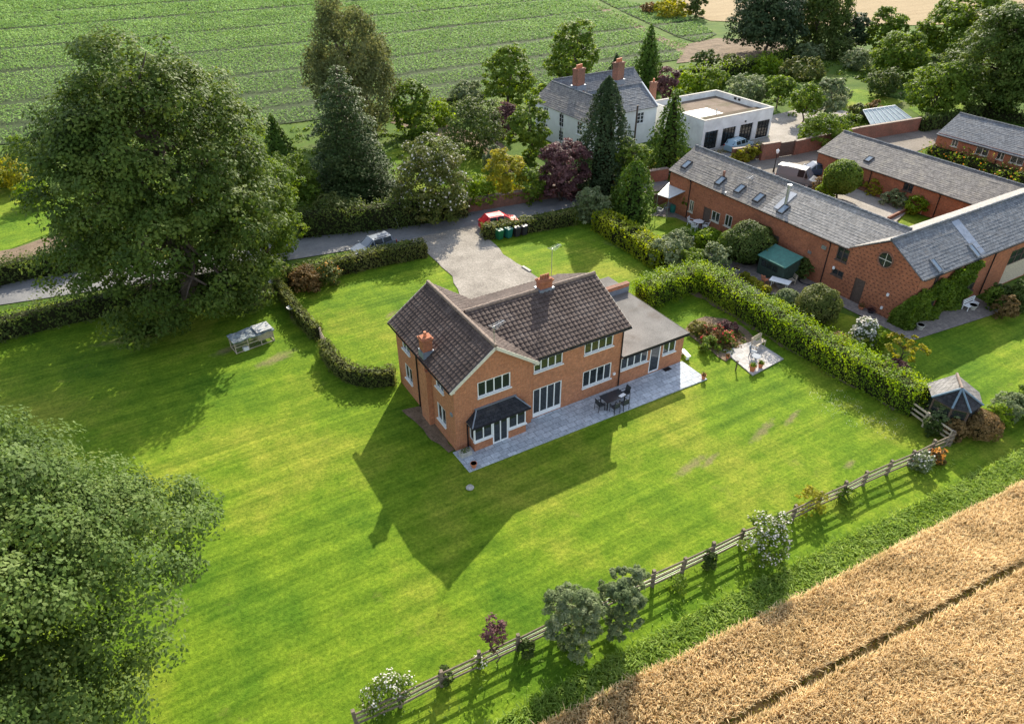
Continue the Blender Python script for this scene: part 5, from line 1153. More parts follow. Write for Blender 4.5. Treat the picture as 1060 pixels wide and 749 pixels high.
wheelie_bin('black wheelie bin beside the teal bin', (534.5, 244.5), 'bin_black', 'bin_black', .05)
wheelie_bin('black wheelie bin farthest from the drive at the end of the row', (541.5, 243), 'bin_black', 'bin_black', .2)
a, b_ = at(541, 276.5), at(549, 281.5); B = MB(); B.bar(a+UP*.07, b_+UP*.07, .25, .14); tag(B.build('kerb_stone', M['stone']), 'pale kerb stone at the edge of the gravel drive', 'kerb')
# ------------------------------------------------------------------ chicken run and feeders
def coop():
    p = at(262, 356); rz = .13; t = thing('chicken_run', 'timber and wire chicken run with pale tarpaulin roof on the shaded lawn', 'chicken coop', p, rz); L, w, h = 2.9, 1.1, 1.0
    B = MB()
    for x in (-L/2, -L/6, L/6, L/2):
        for y in (-w/2, w/2): B.box(x-.03, x+.03, y-.03, y+.03, 0, h)
    for y in (-w/2, w/2):
        for z in (.05, .5, h-.03): B.box(-L/2, L/2, y-.022, y+.022, z-.03, z+.03)
    for x in (-L/2, L/2):
        for z in (.05, h-.03): B.box(x-.022, x+.022, -w/2, w/2, z-.028, z+.028)
    B.build('frame', M['wood_pale'], t, local=True)
    B = MB()
    for y in (-w/2-.03, w/2+.03):
        for x in np.arange(-L/2, L/2+.01, .1): B.box(x-.004, x+.004, y-.004, y+.004, .05, h)
        for z in np.arange(.1, h, .1): B.box(-L/2, L/2, y-.004, y+.004, z-.003, z+.003)
    B.build('wire_mesh', M['metal'], t, local=True)
    B = MB(); B.box(.35, 1.42, -w/2+.03, w/2-.03, .35, h-.07); B.build('nest_box', M['wood_pale'], t, local=True)
    rng = np.random.default_rng(4); B = MB(); n, m = 12, 6; z = rng.normal(size=(n+1, m+1))*.035+h+.05
    X = np.linspace(-L/2-.12, L/2+.12, n+1); Y = np.linspace(-w/2-.12, w/2+.12, m+1)
    for i in range(n):
        for j in range(m): B.face([V(X[i], Y[j], z[i, j]), V(X[i+1], Y[j], z[i+1, j]), V(X[i+1], Y[j+1], z[i+1, j+1]), V(X[i], Y[j+1], z[i, j+1])])
    for i in range(n): B.face([V(X[i], Y[0], z[i, 0]-.1), V(X[i+1], Y[0], z[i+1, 0]-.1), V(X[i+1], Y[0], z[i+1, 0]), V(X[i], Y[0], z[i, 0])])
    B.build('tarpaulin', M['tarp'], t, local=True)
    B = MB(); B.box(.3, 1.5, -.6, .62, h+.12, h+.16); B.build('lid', M['tarp_pale'], t, local=True)
M['tarp'] = plain('grey_blue_tarpaulin', (.17, .2, .215), .7, var=.45, scale=3, spec=.2); M['tarp_pale'] = plain('pale_tarpaulin', (.36, .37, .37), .7, var=.3, scale=4, spec=.2); coop()
B = MB(); q = at(255, 362); B.obox(q+UP*.14, V(.2, .02, 0), V(-.02, .14, 0), UP*.14); tag(B.build('feed_box', M['whiteplastic'], bevel=.02), 'small pale feed box in front of the chicken run', 'box')
def bird_bath(label, px):
    p = at(*px); t = thing('bird_feeder', label, 'bird feeder', p); B = MB(); B.lathe((p[0], p[1], 0), [(.16, 0), (.12, .05), (.04, .1), (.035, .8)], 8); B.build('stand', M['wood_dark'], t)
    B = MB(); B.lathe((p[0], p[1], .8), [(.08, 0), (.3, .05), (.33, .12), (.28, .10), (.05, .06)], 14); B.build('dish', M['whiteplastic'], t)
bird_bath('white bird feeder dish on a stand in the hedge shadow nearer the chicken run', (303, 328)); bird_bath('white bird feeder dish on a stand farther back by the hedge corner', (284, 301))
# ------------------------------------------------------------------ terrace by the flower bed
def chair(label, p, rz, mat='whiteplastic', group=None):
    t = thing('garden_chair', label, 'chair', p, rz, group); B = MB(); B.box(-.23, .23, -.22, .22, .42, .455); B.build('seat', M[mat], t, local=True)
    B = MB()
    for i in range(5): x = -.2+.1*i; B.bar(V(x, .23, .46), V(x, .33, .9), .05, .02)
    B.bar(V(-.25, .33, .88), V(.25, .33, .88), .05, .03); B.build('backrest', M[mat], t, local=True)
    for x in (-.2, .2):
        for y in (-.19, .21): B = MB(); B.bar(V(x, y, .42), V(x*1.15, y*1.2, 0), .04); B.build('leg', M[mat], t, local=True)
    for x in (-.26, .26): B = MB(); B.bar(V(x, -.2, .64), V(x, .27, .66), .05, .025); B.bar(V(x, -.2, .44), V(x, -.2, .63), .035); B.build('armrest', M[mat], t, local=True)
    return t
def bench(label, p, rz, mat='wood', L=1.4):
    t = thing('bench', label, 'bench', p, rz); B = MB()
    for i in range(4): B.box(-L/2, L/2, -.24+.12*i, -.14+.12*i, .42, .45)
    B.build('seat', M[mat], t, local=True); B = MB()
    for i in range(3): B.bar(V(-L/2, .27+.03*i, .56+.13*i), V(L/2, .27+.03*i, .56+.13*i), .025, .09)
    B.build('backrest', M[mat], t, local=True)
    for x in (-L/2+.06, L/2-.06):
        for y in (-.2, .24): B = MB(); B.box(x-.03, x+.03, y-.03, y+.03, 0, .42 if y < 0 else .86); B.build('leg', M[mat], t, local=True)
    return t
p = at(779, 369, .08); chair('grey metal chair on the pale slab terrace beside the flower bed', p, .5, 'grey_paint'); p = at(784.5, 359, .08); bench('pale bench on the far side of the slab terrace below the laurel hedge', p, .15, 'wood_pale', 1.2)
p = at(781, 377, .08); t = thing('bistro_table', 'small round metal table on the pale slab terrace', 'table', p); B = MB(); B.lathe((p[0], p[1], .78), [(.32, 0), (.32, .03), (.01, .035)], 16); B.build('tabletop', M['grey_paint'], t); B = MB(); B.lathe((p[0], p[1], .08), [(.2, 0), (.03, .05), (.03, .7)], 8); B.build('pedestal', M['grey_paint'], t)
pot('large terracotta pot on the near edge of the slab terrace', (778.5, 383.5), .25, .45, 'green', .08, seed=3); pot('terracotta pot right of the larger pot on the slab terrace', (787, 380), .2, .36, 'green', .08, seed=4); pot('small terracotta pot at the left corner of the slab terrace', (753, 371), .15, .28, 'rust', .0, seed=5)
B = MB(); p = at(761.5, 383); B.bar(p, p+UP*.75, .07); B.bar(p+V(0, 0, .7), p+V(0, 0, .78), .14); tag(B.build('garden_post', M['wood_dark']), 'short dark post on the grass in front of the slab terrace', 'post')
# ------------------------------------------------------------------ barn gardens
def awning():
    t = thing('awning', 'grey canvas awning on posts against the brick end of the barn', 'awning', (35, 22.5, 0)); z0, z1 = 2.3, 2.75
    q = [at(681, 193.5+8, 2.3), at(692.5, 205.5, 2.2), at(709.5, 198, 2.7), at(693, 189, 2.7)]; B = MB(); n = 8
    for i in range(n):
        for j in range(n):
            f = lambda a, b: (q[0]*(1-a)+q[1]*a)*(1-b)+(q[3]*(1-a)+q[2]*a)*b-UP*.12*math.sin(math.pi*a)*math.sin(math.pi*b)
            B.face([f(i/n, j/n), f((i+1)/n, j/n), f((i+1)/n, (j+1)/n), f(i/n, (j+1)/n)])
    B.build('canopy', M['awning'], t)
    for c in q[:2]: B = MB(); B.tube([V(c[0], c[1], 0), c], .035, 6); B.build('post', M['metal'], t)
    B = MB()
    for a, b in zip(q, q[1:]+q[:1]): B.tube([a, b], .03, 5)
    B.build('frame', M['metal'], t)
awning()
boards('dark close-boarded fence behind the shaded seating under the awning', g2(676, 216), g2(694, 208), 1.5, 'wood_dark', 'board_fence', .01)
p = at(722, 236); t = thing('round_garden_table', 'white round garden table on the shaded terrace by the barn door', 'table', p); B = MB(); B.lathe((p[0], p[1], .7), [(.5, 0), (.52, .03), (.02, .04)], 18); B.build('tabletop', M['whiteplastic'], t); B = MB(); B.lathe((p[0], p[1], 0), [(.3, 0), (.05, .06), (.05, .7)], 8); B.build('pedestal', M['whiteplastic'], t)
for i, (a, lb) in enumerate(((.3, 'white chair on the far right of the round white table'), (1.9, 'white chair on the barn side of the round white table'), (3.5, 'white chair on the left of the round white table'), (5.1, 'white chair on the near side of the round white table'))):
    chair(lb, (p[0]+.8*math.cos(a), p[1]+.8*math.sin(a), 0), a-math.pi/2, group='white chairs round the garden table')
chair('grey chair under the awning nearest the clipped lawn', at(683, 222), 2.0, 'grey_paint', 'grey chairs under the awning'); chair('grey chair under the awning nearer the barn wall', at(690, 219), -1.4, 'grey_paint', 'grey chairs under the awning')
def barrel(label, px, mat, r=.3, h=.8, name='water_butt'):
    p = at(*px); t = thing(name, label, 'barrel', p); B = MB(); B.lathe((p[0], p[1], 0), [(r*.85, 0), (r, h*.3), (r, h*.75), (r*.92, h)], 14); B.build('body', M[mat], t); B = MB(); B.lathe((p[0], p[1], h), [(r, 0), (r, .05), (.02, .07)], 14); B.build('lid', M[mat], t)
barrel('green water butt beside the barn wall behind the awning seats', (696, 220), 'bin_teal'); barrel('small green tub beside the white garden table', (714.5, 227), 'bin_teal', .25, .5, 'garden_tub')
bench('dark bench in the shade of the barn wall by the round table', at(701, 214), -1.5, 'wood_dark')
def egg(label, px):
    p = at(*px); B = MB(); B.lathe((p[0], p[1], 0), [(.05, 0), (.3, .12), (.38, .3), (.3, .5), (.08, .6)], 14); tag(B.build('garden_boulder', M['whiteplastic'], smooth=True), label, 'ornament')
egg('pale rounded garden ornament left of the small clipped shrub', (697, 247)); egg('pale rounded garden ornament right of the small clipped shrub', (715, 250))
def dryer():
    p = at(774, 272); t = thing('rotary_clothes_line', 'pale teal rotary clothes line folded flat beside the green shed', 'clothes line', p); B = MB(); B.tube([p, p+UP*1.5], .025, 6); B.build('pole', M['metal'], t)
    for a in (.35, 2.2, 3.9, 5.5):
        B = MB(); e = p+V(math.cos(a), math.sin(a), 0)*1.35+UP*1.85; B.tube([p+UP*1.35, e], .03, 5); B.build('arm', M['teal'], t)
    B = MB()
    for k in (.5, .75, .97):
        c = [p+UP*(1.35+.5*k)+V(math.cos(a), math.sin(a), 0)*1.35*k for a in (.35, 2.2, 3.9, 5.5)]
        for a, b in zip(c, c[1:]+c[:1]): B.tube([a, b], .008, 4)
    B.build('line', M['whiteplastic'], t)
dryer()
def shed():
    t = thing('garden_shed', 'dark green garden shed with sloping green felt roof against the barn wall', 'shed', (34.8, 6, 0))
    fl, fr = at(787.5, 280), at(811, 289); x0 = 33.5; y1_, y0_ = 7.35, 4.55; B = MB()
    x1, h0, h1 = 35.3, 1.75, 2.25
    Y = np.arange(y0_, y1_+.01, (y1_-y0_)/18)
    for a, b in zip(Y, Y[1:]): B.box(x0, x0+.03, a+.008, b-.008, 0, h0)
    for k in range(12):
        a = x0+.03+(x1-x0-.03)*k/12; b = x0+.03+(x1-x0-.03)*(k+1)/12; hh = h0+(h1-h0)*(k+.5)/12-.02
        B.box(a+.006, b-.006, y0_+.008, y0_+.035, 0, hh); B.box(a+.006, b-.006, y1_-.035, y1_-.008, 0, hh)
    B.box(x1, x1+.03, y0_, y1_, 0, h1); B.build('boarding', M['shed'], t)
    B = MB(); B.face([V(x0-.15, y0_-.12, h0+.02), V(x1+.1, y0_-.12, h1+.04), V(x1+.1, y1_+.12, h1+.04), V(x0-.15, y1_+.12, h0+.02)]); B.face([V(x0-.15, y0_-.12, h0-.05), V(x0-.15, y0_-.12, h0+.02), V(x0-.15, y1_+.12, h0+.02), V(x0-.15, y1_+.12, h0-.05)]); B.face([V(x0-.15, y0_-.12, h0-.05), V(x1+.1, y0_-.12, h1-.03), V(x1+.1, y0_-.12, h1+.04), V(x0-.15, y0_-.12, h0+.02)]); B.build('roof', M['shedroof'], t)
    B = MB()
    for k in range(3): y = 6.75-.62*k; B.box(x0-.03, x0+.0, y-.26, y+.26, .95, 1.45)
    B.build('window', M['glass'], t)
shed()
t = thing('patio_table', 'white oval patio table on the sunny flagstones near the green shed', 'table', at(806, 298)); p = at(806, 298); B = MB(); B.obox(p+UP*.7, V(.35, -.75, 0), V(.4, .17, 0), UP*.025); B.build('tabletop', M['whiteplastic'], t)
for a, b in ((1, 1), (1, -1), (-1, 1), (-1, -1)): B = MB(); q = p+V(.25, -.55, 0)*a+V(.28, .12, 0)*b; B.tube([q, q+UP*.68], .03, 6); B.build('leg', M['whiteplastic'], t)
bench('slatted timber chair bench facing the white oval patio table', at(817, 292.5), -1.9, 'wood_pale', 1.0); chair('brown chair at the left end of the white oval patio table', at(791, 294), 1.5, 'terracotta')
def bbq():
    p = at(841, 282); t = thing('kettle_barbecue', 'red kettle barbecue standing by the barn wall right of the shed', 'barbecue', p); B = MB(); B.lathe((p[0], p[1], .6), [(.1, 0), (.26, .1), (.29, .22), (.24, .36), (.06, .45)], 14); B.build('bowl', M['redpaint'], t)
    for a in (0, 2.1, 4.2): B = MB(); B.tube([p+UP*.66, p+V(math.cos(a)*.28, math.sin(a)*.28, 0)], .018, 5); B.build('leg', M['metal'], t)
M['redpaint'] = paint('red_enamel', (.5, .02, .05)); bbq()
p = at(836, 291.5); B = MB(); B.lathe((p[0], p[1], 0), [(.75, 0), (.8, .06), (.7, .12), (.05, .12)], 18); tag(B.build('trough_lid', M['slate_dark']), 'dark round cover lying on the flagstones below the red barbecue', 'cover')
for i, (px, lb) in enumerate((((762, 283), 'stone urn planted with pale grass at the end of the clipped row'), ((789.5, 311), 'dark urn with a small clipped ball at the near end of the gravel strip'), ((767, 298), 'small dark figure pot on the gravel strip beside the laurel hedge'))):
    pot(lb, px, .26 if i < 2 else .14, .5 if i < 2 else .35, 'rust' if i == 0 else 'hedge', 0, 'stone' if i == 0 else 'bin_black', 'garden_urn', 20+i)
for i in range(4):
    px = (771+7.2*i, 288.5+4.6*i); bush('box_ball', ['clipped golden box ball nearest the stone urn in the row', 'second clipped golden box ball from the stone urn', 'third clipped golden box ball from the stone urn', 'last clipped golden box ball nearest the oval table'][i], g2(*px), .45, .6, M['yellow'], 300+i, clipped=True, group='clipped golden balls in a row')
bench('white bench below the climber on the front of the barn', (43.6, -6.0, 0), 0, 'whiteplastic', 1.5)
pot('pale stone pot at the left foot of the barn climber', (951.5, 341), .3, .45, None, 0, 'stone', 'garden_urn'); pot('pale stone pot on the flagstones right of the white bench', (1006, 320.5), .3, .45, None, 0, 'stone', 'garden_urn')
pot('terracotta bowl on the path against the barn gable, left of the tall pot', (891, 320), .25, .3, 'rust', 0, seed=8); pot('dark planted tub on the path against the barn gable', (901, 324), .3, .3, 'purple', 0, 'bin_black', seed=9)
# ivy on the barn front
rng = np.random.default_rng(77); cl = [onpl(*q, (0, -5.3, 0), (0, 1, 0)) for q in ((930, 338), (936, 300), (955, 300), (975, 293), (1002, 277), (1001, 297), (997, 318), (960, 338))]
def climber():
    n = 14000; lo = V(36.2, 0, .02); P = np.stack([rng.uniform(36.2, 44.2, n), np.zeros(n), rng.uniform(.02, 4.1, n)], 1); top = 3.0+1.1*np.clip((P[:, 0]-37)/6, 0, 1)+.25*np.sin(P[:, 0]*3.1); rt = 43.6+.5*np.sin(P[:, 2]*2.3)-.35*(P[:, 2] < 1)
    k = (P[:, 2] < top) & (P[:, 0] < rt)
    f4 = (np.abs(P[:, 0]-(onpl(965, 307, (0, -5.05, 0), (0, 1, 0))[0])) < .75) & (np.abs(P[:, 2]-1.45) < .5); k &= ~f4
    P = P[k]; P[:, 1] = -5.10-(.12+.55*rng.random(len(P)))*(.55+.45*np.sin(P[:, 0]*2.1+np.sin(P[:, 2]*1.7))*np.sin(P[:, 2]*2.6+1)); N = np.tile([0, -.8, .5], (len(P), 1))
    m = 3200; Q = np.stack([np.zeros(m), rng.uniform(-5.5, -3.9, m), rng.uniform(0, 2.9, m)], 1); Q[:, 0] = 36.3-.35*rng.random(m); k = Q[:, 2] < 2.9-1.6*np.clip((Q[:, 1]+5.1), 0, 2); Q = Q[k]
    P = np.concatenate([P, Q]); N = np.concatenate([N, np.tile([-.8, 0, .5], (len(Q), 1))])
    o = leaf_mesh('climbing_plant', P, N, .26, rng, M['green'], None, flat=.85); o.data.transform(Matrix.Translation((-40, 5.3, 0))); o.location = (40, -5.3, 0)
    tag(o, 'thick green climber covering the corner and front of the barn around a window', 'climber')
climber()
# ------------------------------------------------------------------ summer house with hipped end
def gazebo():
    t = thing('summer_house', 'slate-roofed summer house with blue lead hips at the corner below the barn lawn', 'summer house', (*at(990, 415)[:2], 0)); ze, zr = 2.0, 3.15
    rb, rf = at(990.5, 387, zr), at(995.7, 402.6, zr); a = at(959.7, 396.7, ze); b = at(964.5, 411, ze); c = at(985.5, 423, ze); d = at(1005, 427.5, ze); e = at(1017.7, 419.5, ze); f = at(1014, 406, ze); g = f+(rb-at(995.7, 402.6, zr))*0
    def tri(q, m, name='roof'):
        B = MB(); n = unit(np.cross(q[1]-q[0], q[-1]-q[0]))
        if n[2] < 0: n = -n
        B.face(q); B.face([p-n*.05 for p in q][::-1]); 
        for i in range(len(q)): B.face([q[i]-n*.05, q[(i+1) % len(q)]-n*.05, q[(i+1) % len(q)], q[i]])
        o = B.build(name, M[m], t); return o
    tri([a, b, rf, rb], 'slate_pale'); tri([b, c, rf], 'slate_dark'); tri([c, d, rf], 'slate_dark'); tri([d, e, rf], 'slate_dark'); tri([e, f, rb, rf], 'slate'); tri([f, a, rb], 'slate')  # one slate roof: left face's sun glint and front's shade put into the colours
    B = MB()
    for q in (b, c, d, e): B.tube([q+UP*.03, rf+UP*.05], .065, 6)
    B.build('hip', M['leadblue'], t); B = MB(); B.tube([rb+UP*.04, rf+UP*.05], .09, 6); B.build('ridge', M['ridge'], t)
    cen = (a+b+c+d+e+f)/6; B = MB(); W_ = MB(); G_ = MB(); q = [cen+(p-cen)*.88 for p in (a, b, c, d, e, f)]
    for p0, p1 in zip(q, q[1:]+q[:1]):
        z = UP*.01; u0, u1 = V(p0[0], p0[1], 0), V(p1[0], p1[1], 0); W_.face([u0, u1, u1+UP*.75, u0+UP*.75]); B.bar(u0, u0+UP*1.98, .1); B.bar(u0+UP*1.93, u1+UP*1.93, .08); B.bar(u0+UP*.78, u1+UP*.78, .07)
        G_.face([u0+UP*.76, u1+UP*.76, u1+UP*1.95, u0+UP*1.95])
    B.build('frame', M['wood_dark'], t); W_.build('wall', M['wood_dark'], t); G_.build('glazing', M['glass'], t)
M['leadblue'] = plain('blue_lead', (.13, .2, .27), .6, .1, .15); gazebo()
# ------------------------------------------------------------------ yard: lamp post, arbour seat, post in cottage garden
p = at(800.5, 178); t = thing('lamp_post', 'white-headed lamp post standing in the barn yard beside the van', 'lamp post', p); B = MB(); B.lathe((p[0], p[1], 0), [(.12, 0), (.1, .5), (.05, .6), (.04, 2.2)], 8); B.build('column', M['black'], t); B = MB(); B.lathe((p[0], p[1], 2.2), [(.08, 0), (.16, .12), (.2, .38), (.05, .48), (.02, .58)], 6); B.build('lantern', M['whiteplastic'], t)
def arbour():
    p = at(962, 222); t = thing('arbour_seat', 'weathered timber arbour swing seat between shrubs in the barn yard', 'arbour', p, -1.2)
    for x in (-.75, .75):
        B = MB(); B.bar(V(x, -.5, 0), V(x, -.05, 1.9), .08); B.bar(V(x, .5, 0), V(x, .05, 1.9), .08); B.bar(V(x, -.35, .6), V(x, .35, .6), .07); B.build('frame', M['wood_pale'], t, local=True)
    B = MB(); B.bar(V(-.85, 0, 1.93), V(.85, 0, 1.93), .1); B.build('beam', M['wood_pale'], t, local=True)
    B = MB(); [B.box(-.6, .6, -.25+.11*i, -.16+.11*i, .5, .53) for i in range(5)]; B.build('seat', M['wood_pale'], t, local=True); B = MB(); [B.box(-.6, .6, .3, .33, .6+.12*i, .69+.12*i) for i in range(4)]; B.build('backrest', M['wood_pale'], t, local=True)
arbour()
p = at(656, 152); B = MB(); B.tube([p, p+UP*5.2], .12, 8); tag(B.build('telegraph_pole', M['wood_dark']), 'plain dark timber pole in front of the white cottage window', 'pole')
p = at(413, 236); B = MB(); B.bar(p, p+V(-.25, .1, 1.1), .12, .03); tag(B.build('road_marker_post', M['metal']), 'leaning grey marker post on the far verge of the lane', 'post')
# ------------------------------------------------------------------ trees, shrubs, hedges
def T(name, label, bx, by, ty, w, mat, seed, shape='round', Hs=1.0, **k):
    b = g2(bx, by); H = height(b, ty)*Hs; R = w/2*dist((b[0], b[1], H*.5))/FPX
    return tree(name, label, b, H, R, M[mat], seed, shape, **k)
def S(label, bx, by, ty, w, mat, seed, name='shrub', Hs=1.0, **k):
    b = g2(bx, by); H = max(.3, height(b, ty)*Hs); R = w/2*dist((b[0], b[1], H*.5))/FPX
    return bush(name, label, b, R, H, M[mat], seed, **k)
tree('oak_tree', 'huge spreading dark oak beside the lane on the left of the lawn', (-10.3, 28.0), 22.2, 9.9, M['oak'], 1, base=.0, K=34, cover=3.2, leaf=.30, limbs=18, trunk_r=.75)
tree('broadleaf_tree', 'large grey-green tree nearest the camera in the lower left corner', (-24.0, -6.9), 16.8, 10.6, M['near'], 2, base=.12, cover=4.2, leaf=.165, limbs=16, trunk_r=.5)
T('ash_tree', 'pale green tree leaning out of the right side of the huge oak', 272, 274, 120, 112, 'ash', 3, base=.06, limbs=8, cover=2.6)
T('conifer_tree', 'small dark pointed conifer right of the huge oak by the field', 290, 172, 117, 34, 'conifer2', 4, 'cone', base=.04)
T('cedar_tree', 'broad dark cedar with drooping tiers in front of the weeping birch', 366, 204, 62, 118, 'cedar', 5, 'cedar', base=.05, cover=2.2)
T('birch_tree', 'tall grey weeping birch rising behind the cedar', 370, 142, 4, 96, 'birch', 6, 'weep', base=.06, cover=3.4)
T('broadleaf_tree', 'rounded dark tree with bright rim right of the weeping birch', 428, 140, 76, 44, 'green', 7, base=.05)
T('broadleaf_tree', 'bright leafy tree standing alone between the field and the gravel path', 527, 112, 38, 54, 'ash', 8, base=.05)
T('broadleaf_tree', 'tall light green tree directly behind the left chimney of the white cottage', 592, 98, 16, 60, 'ash', 9, base=.04)
T('conifer_tree', 'tall narrow conifer behind the right chimney of the white cottage', 668, 92, 24, 32, 'conifer2', 10, 'cone', base=.02)
T('conifer_tree', 'small dark conifer between the two cottage chimneys at the back', 637, 78, 55, 14, 'conifer', 11, 'cone', base=.02)
T('plum_tree', 'small dark purple tree behind the right end of the white cottage', 689, 104, 66, 24, 'purple', 12, base=.08)
T('conifer_tree', 'tall dark blue-green conifer in front of the white cottage roof', 622, 200, 80, 48, 'conifer', 13, 'column_cone', base=.02)
T('conifer_tree', 'bright edged conical conifer between the cottage and the white garage', 689, 176, 90, 48, 'conifer2', 14, 'cone', base=.02, cover=2.2)
T('cypress_tree', 'dense upright cypress inside the corner of the yellow hedge', 654, 228, 168, 36, 'conifer2', 15, 'egg', base=.0, cover=2.6)
T('broadleaf_tree', 'yellowish tree against the left end of the white cottage', 547, 166, 93, 46, 'ash', 16, base=.05)
T('beech_tree', 'copper purple tree on the lane side of the white cottage', 582, 208, 134, 56, 'purple', 17, base=.06)
T('broadleaf_tree', 'golden leafy small tree between the tall conifer and the cottage window', 650, 203, 136, 42, 'ash', 18, base=.04)
S('large pale flowering shrub at the lane edge left of the golden shrub', 450, 226, 138, 82, 'hedge', 19, flowers=M['whiteflower'], fl_n=.05)
S('golden shrub on the lane bank beside the copper purple tree', 523, 206, 152, 48, 'yellow', 20)
S('dark green shrub between the golden shrub and the copper purple tree', 552, 208, 168, 40, 'green', 21)
S('bright lime shrub at the start of the brick lane wall', 496, 214, 180, 40, 'lime', 22)
S('large round dark shrub on the cottage lawn beside the purple bush', 490, 160, 97, 70, 'hedge_dark', 23, cover=2.2)
S('purple leaved bush on the right side of the round dark shrub', 524, 142, 102, 30, 'purple', 24)
S('pale grey shrub at the field edge behind the round dark shrub', 484, 106, 82, 40, 'silver', 25)
S('bright green shrub at the field edge left of the pale grey shrub', 455, 128, 104, 36, 'lime', 26)
S('dark low shrub between the rounded dark tree and the gravel path', 440, 150, 116, 30, 'green', 27)
S('yellow green hedge shrub at the field edge behind the cottage gable', 568, 108, 88, 44, 'lime', 28)
S('pale shrub below the cottage gable at the path end', 512, 178, 150, 26, 'silver', 29)
S('dark green bush under the cedar on the oak side', 312, 222, 160, 54, 'green', 30)
S('loose green bush beneath the small pointed conifer', 285, 205, 160, 60, 'ash', 31)
S('green bush on the lane bank below the cedar', 345, 232, 200, 44, 'hedge', 32)
S('feathery grey green shrub at the top corner of the yellow hedge', 612, 229, 192, 42, 'silver', 33)
S('dark green bush at the foot of the upright cypress', 640, 216, 190, 26, 'green', 331)
hedge('hedge', 'dark mixed hedge on the far bank of the lane below the pale flowering shrub', [g2(310, 243), g2(360, 238), g2(420, 232), g2(482, 221)], 2.2, 2.6, M['hedge_dark'], 34, rough=.3, wob=.2)
hedge('hedge', 'grey topped hedge on the far side of the lane at the left edge', [g2(-60, 312), g2(0, 293), g2(50, 282), g2(88, 277)], 1.6, 1.9, M['hedge_dark'], 35, rough=.25)
hedge('hedge', 'tall dark hedge between the lane and the shaded lawn under the oak', [g2(-80, 372), g2(0, 349), g2(90, 327), g2(180, 308), g2(272, 291)], 1.8, 1.7, M['hedge_dark'], 36, rough=.28, wob=.15)
hedge('hedge', 'clipped front hedge along the lane in front of the silver car', [g2(296, 296), g2(350, 283), g2(400, 272), g2(441, 264)], 1.3, 1.55, M['hedge'], 37, rough=.07, wob=.05)
hedge('hedge', 'clipped front hedge along the lane behind the wheelie bins', [g2(500, 247), g2(540, 240.5), g2(595, 231)], 1.2, 1.45, M['hedge'], 38, rough=.07, wob=.05)
hedge('hedge', 'narrow clipped hedge curving from the lane round the front lawn to the wooden gate', [g2(288, 301), g2(300, 318), g2(318, 342), g2(331, 352)], .75, 1.35, M['hedge'], 39, rough=.06, wob=.06)
hedge('hedge', 'narrow clipped hedge curving from the wooden gate to the brick house wall', [g2(337, 366), g2(347, 383), g2(365, 396), g2(388, 399), g2(410, 396)], .85, 1.35, M['hedge'], 40, rough=.07, wob=.08, flowers=M['orangeflower'] if False else None)
hedge('hedge', 'golden green clipped hedge running from the lane beside the shaded front lawn', [g2(622, 236), g2(650, 254), g2(690, 279)], 2.3, 1.9, M['golden'], 41, rough=.09, wob=.06)
hedge('laurel_hedge', 'bright laurel hedge along the right of the lawn, from house to far corner', [g2(662, 318), g2(694, 304), g2(722, 296), g2(790, 338), g2(870, 386), g2(948, 427)], 2.0, 2.1, M['laurel'], 42, rough=.22, wob=.10, smooth=False, leaf=.13, cover=2.9)
S('grey green shrub filling the gap between the golden hedge and the laurel hedge', 690, 276, 243, 40, 'silver', 43)
S('loose light green shrub behind the bend of the laurel hedge', 716, 282, 256, 34, 'green', 431)
S('russet shrub inside the front lawn by the narrow clipped hedge', 318, 301, 275, 36, 'rust', 44)
S('green flowering shrub inside the front lawn below the front hedge', 340, 294, 270, 30, 'hedge', 45, flowers=M['orangeflower'], fl_n=.03)
S('large yellow bush beyond the lane at the left edge', 10, 196, 162, 60, 'yellow', 46); S('smaller yellow bush beyond the lane nearer the oak', 40, 212, 184, 38, 'lime', 47); S('green bush at the far left edge by the bright lawn', -14, 205, 170, 40, 'ash', 471)
S('dense shrub beside the path corner at the left field edge', 22, 160, 140, 30, 'green', 472)
# barn gardens
S('small clipped dome shrub between the two pale rounded ornaments', 706, 252, 236, 20, 'conifer2', 50, clipped=True, name='topiary')
S('golden clipped mound in front of the barn door', 733, 256, 237, 30, 'lime', 51, clipped=True, name='topiary')
S('large dark clipped mound against the barn wall left of the clothes line', 772, 270, 231, 52, 'hedge_dark', 52, clipped=True, name='topiary')
S('light topped clipped mound between the golden and the dark mound', 757, 266, 239, 36, 'green', 53, clipped=True, name='topiary')
S('loose grey green shrub left of the clothes line paving', 738, 280, 250, 36, 'silver', 54); S('grey flowering shrub behind the hedge bend nearest the clipped lawn', 700, 262, 237, 34, 'silver', 55)
S('dark climber shrub on the barn end beside the awning', 716, 222, 194, 28, 'green', 56); S('dark shrub at the right end of the green shed', 828, 288, 266, 26, 'hedge_dark', 57)
S('large round clipped bush on the barn path below the shed', 843, 331, 297, 46, 'hedge', 58, clipped=True, name='topiary', cover=3); S('smaller silver clipped bush beside the large round bush', 812, 320, 300, 26, 'silver', 59, clipped=True, name='topiary')
S('white flowering shrub on the grass below the barn gable', 893, 357, 328, 34, 'silver', 60, flowers=M['whiteflower'], fl_n=.25); S('orange brown low dome between the laurel hedge and the white shrub', 865, 358, 345, 22, 'rust', 61, clipped=True, name='topiary')
S('bright green rounded shrub right of the white flowering shrub', 907, 362, 338, 28, 'lime', 62); S('dark brown low dome under the golden umbrella tree', 926, 388, 374, 28, 'purple', 63, clipped=True, name='topiary')
b_ = g2(931, 377); tree('umbrella_tree', 'small golden umbrella shaped tree by the barn lawn', b_, height(b_, 352), 23*dist(b_)/FPX, M['yellow'], 64, base=.52, limbs=7, cover=1.6, trunk_r=.07)
S('olive green low shrub along the laurel hedge by the umbrella tree', 880, 368, 352, 26, 'lime', 641)
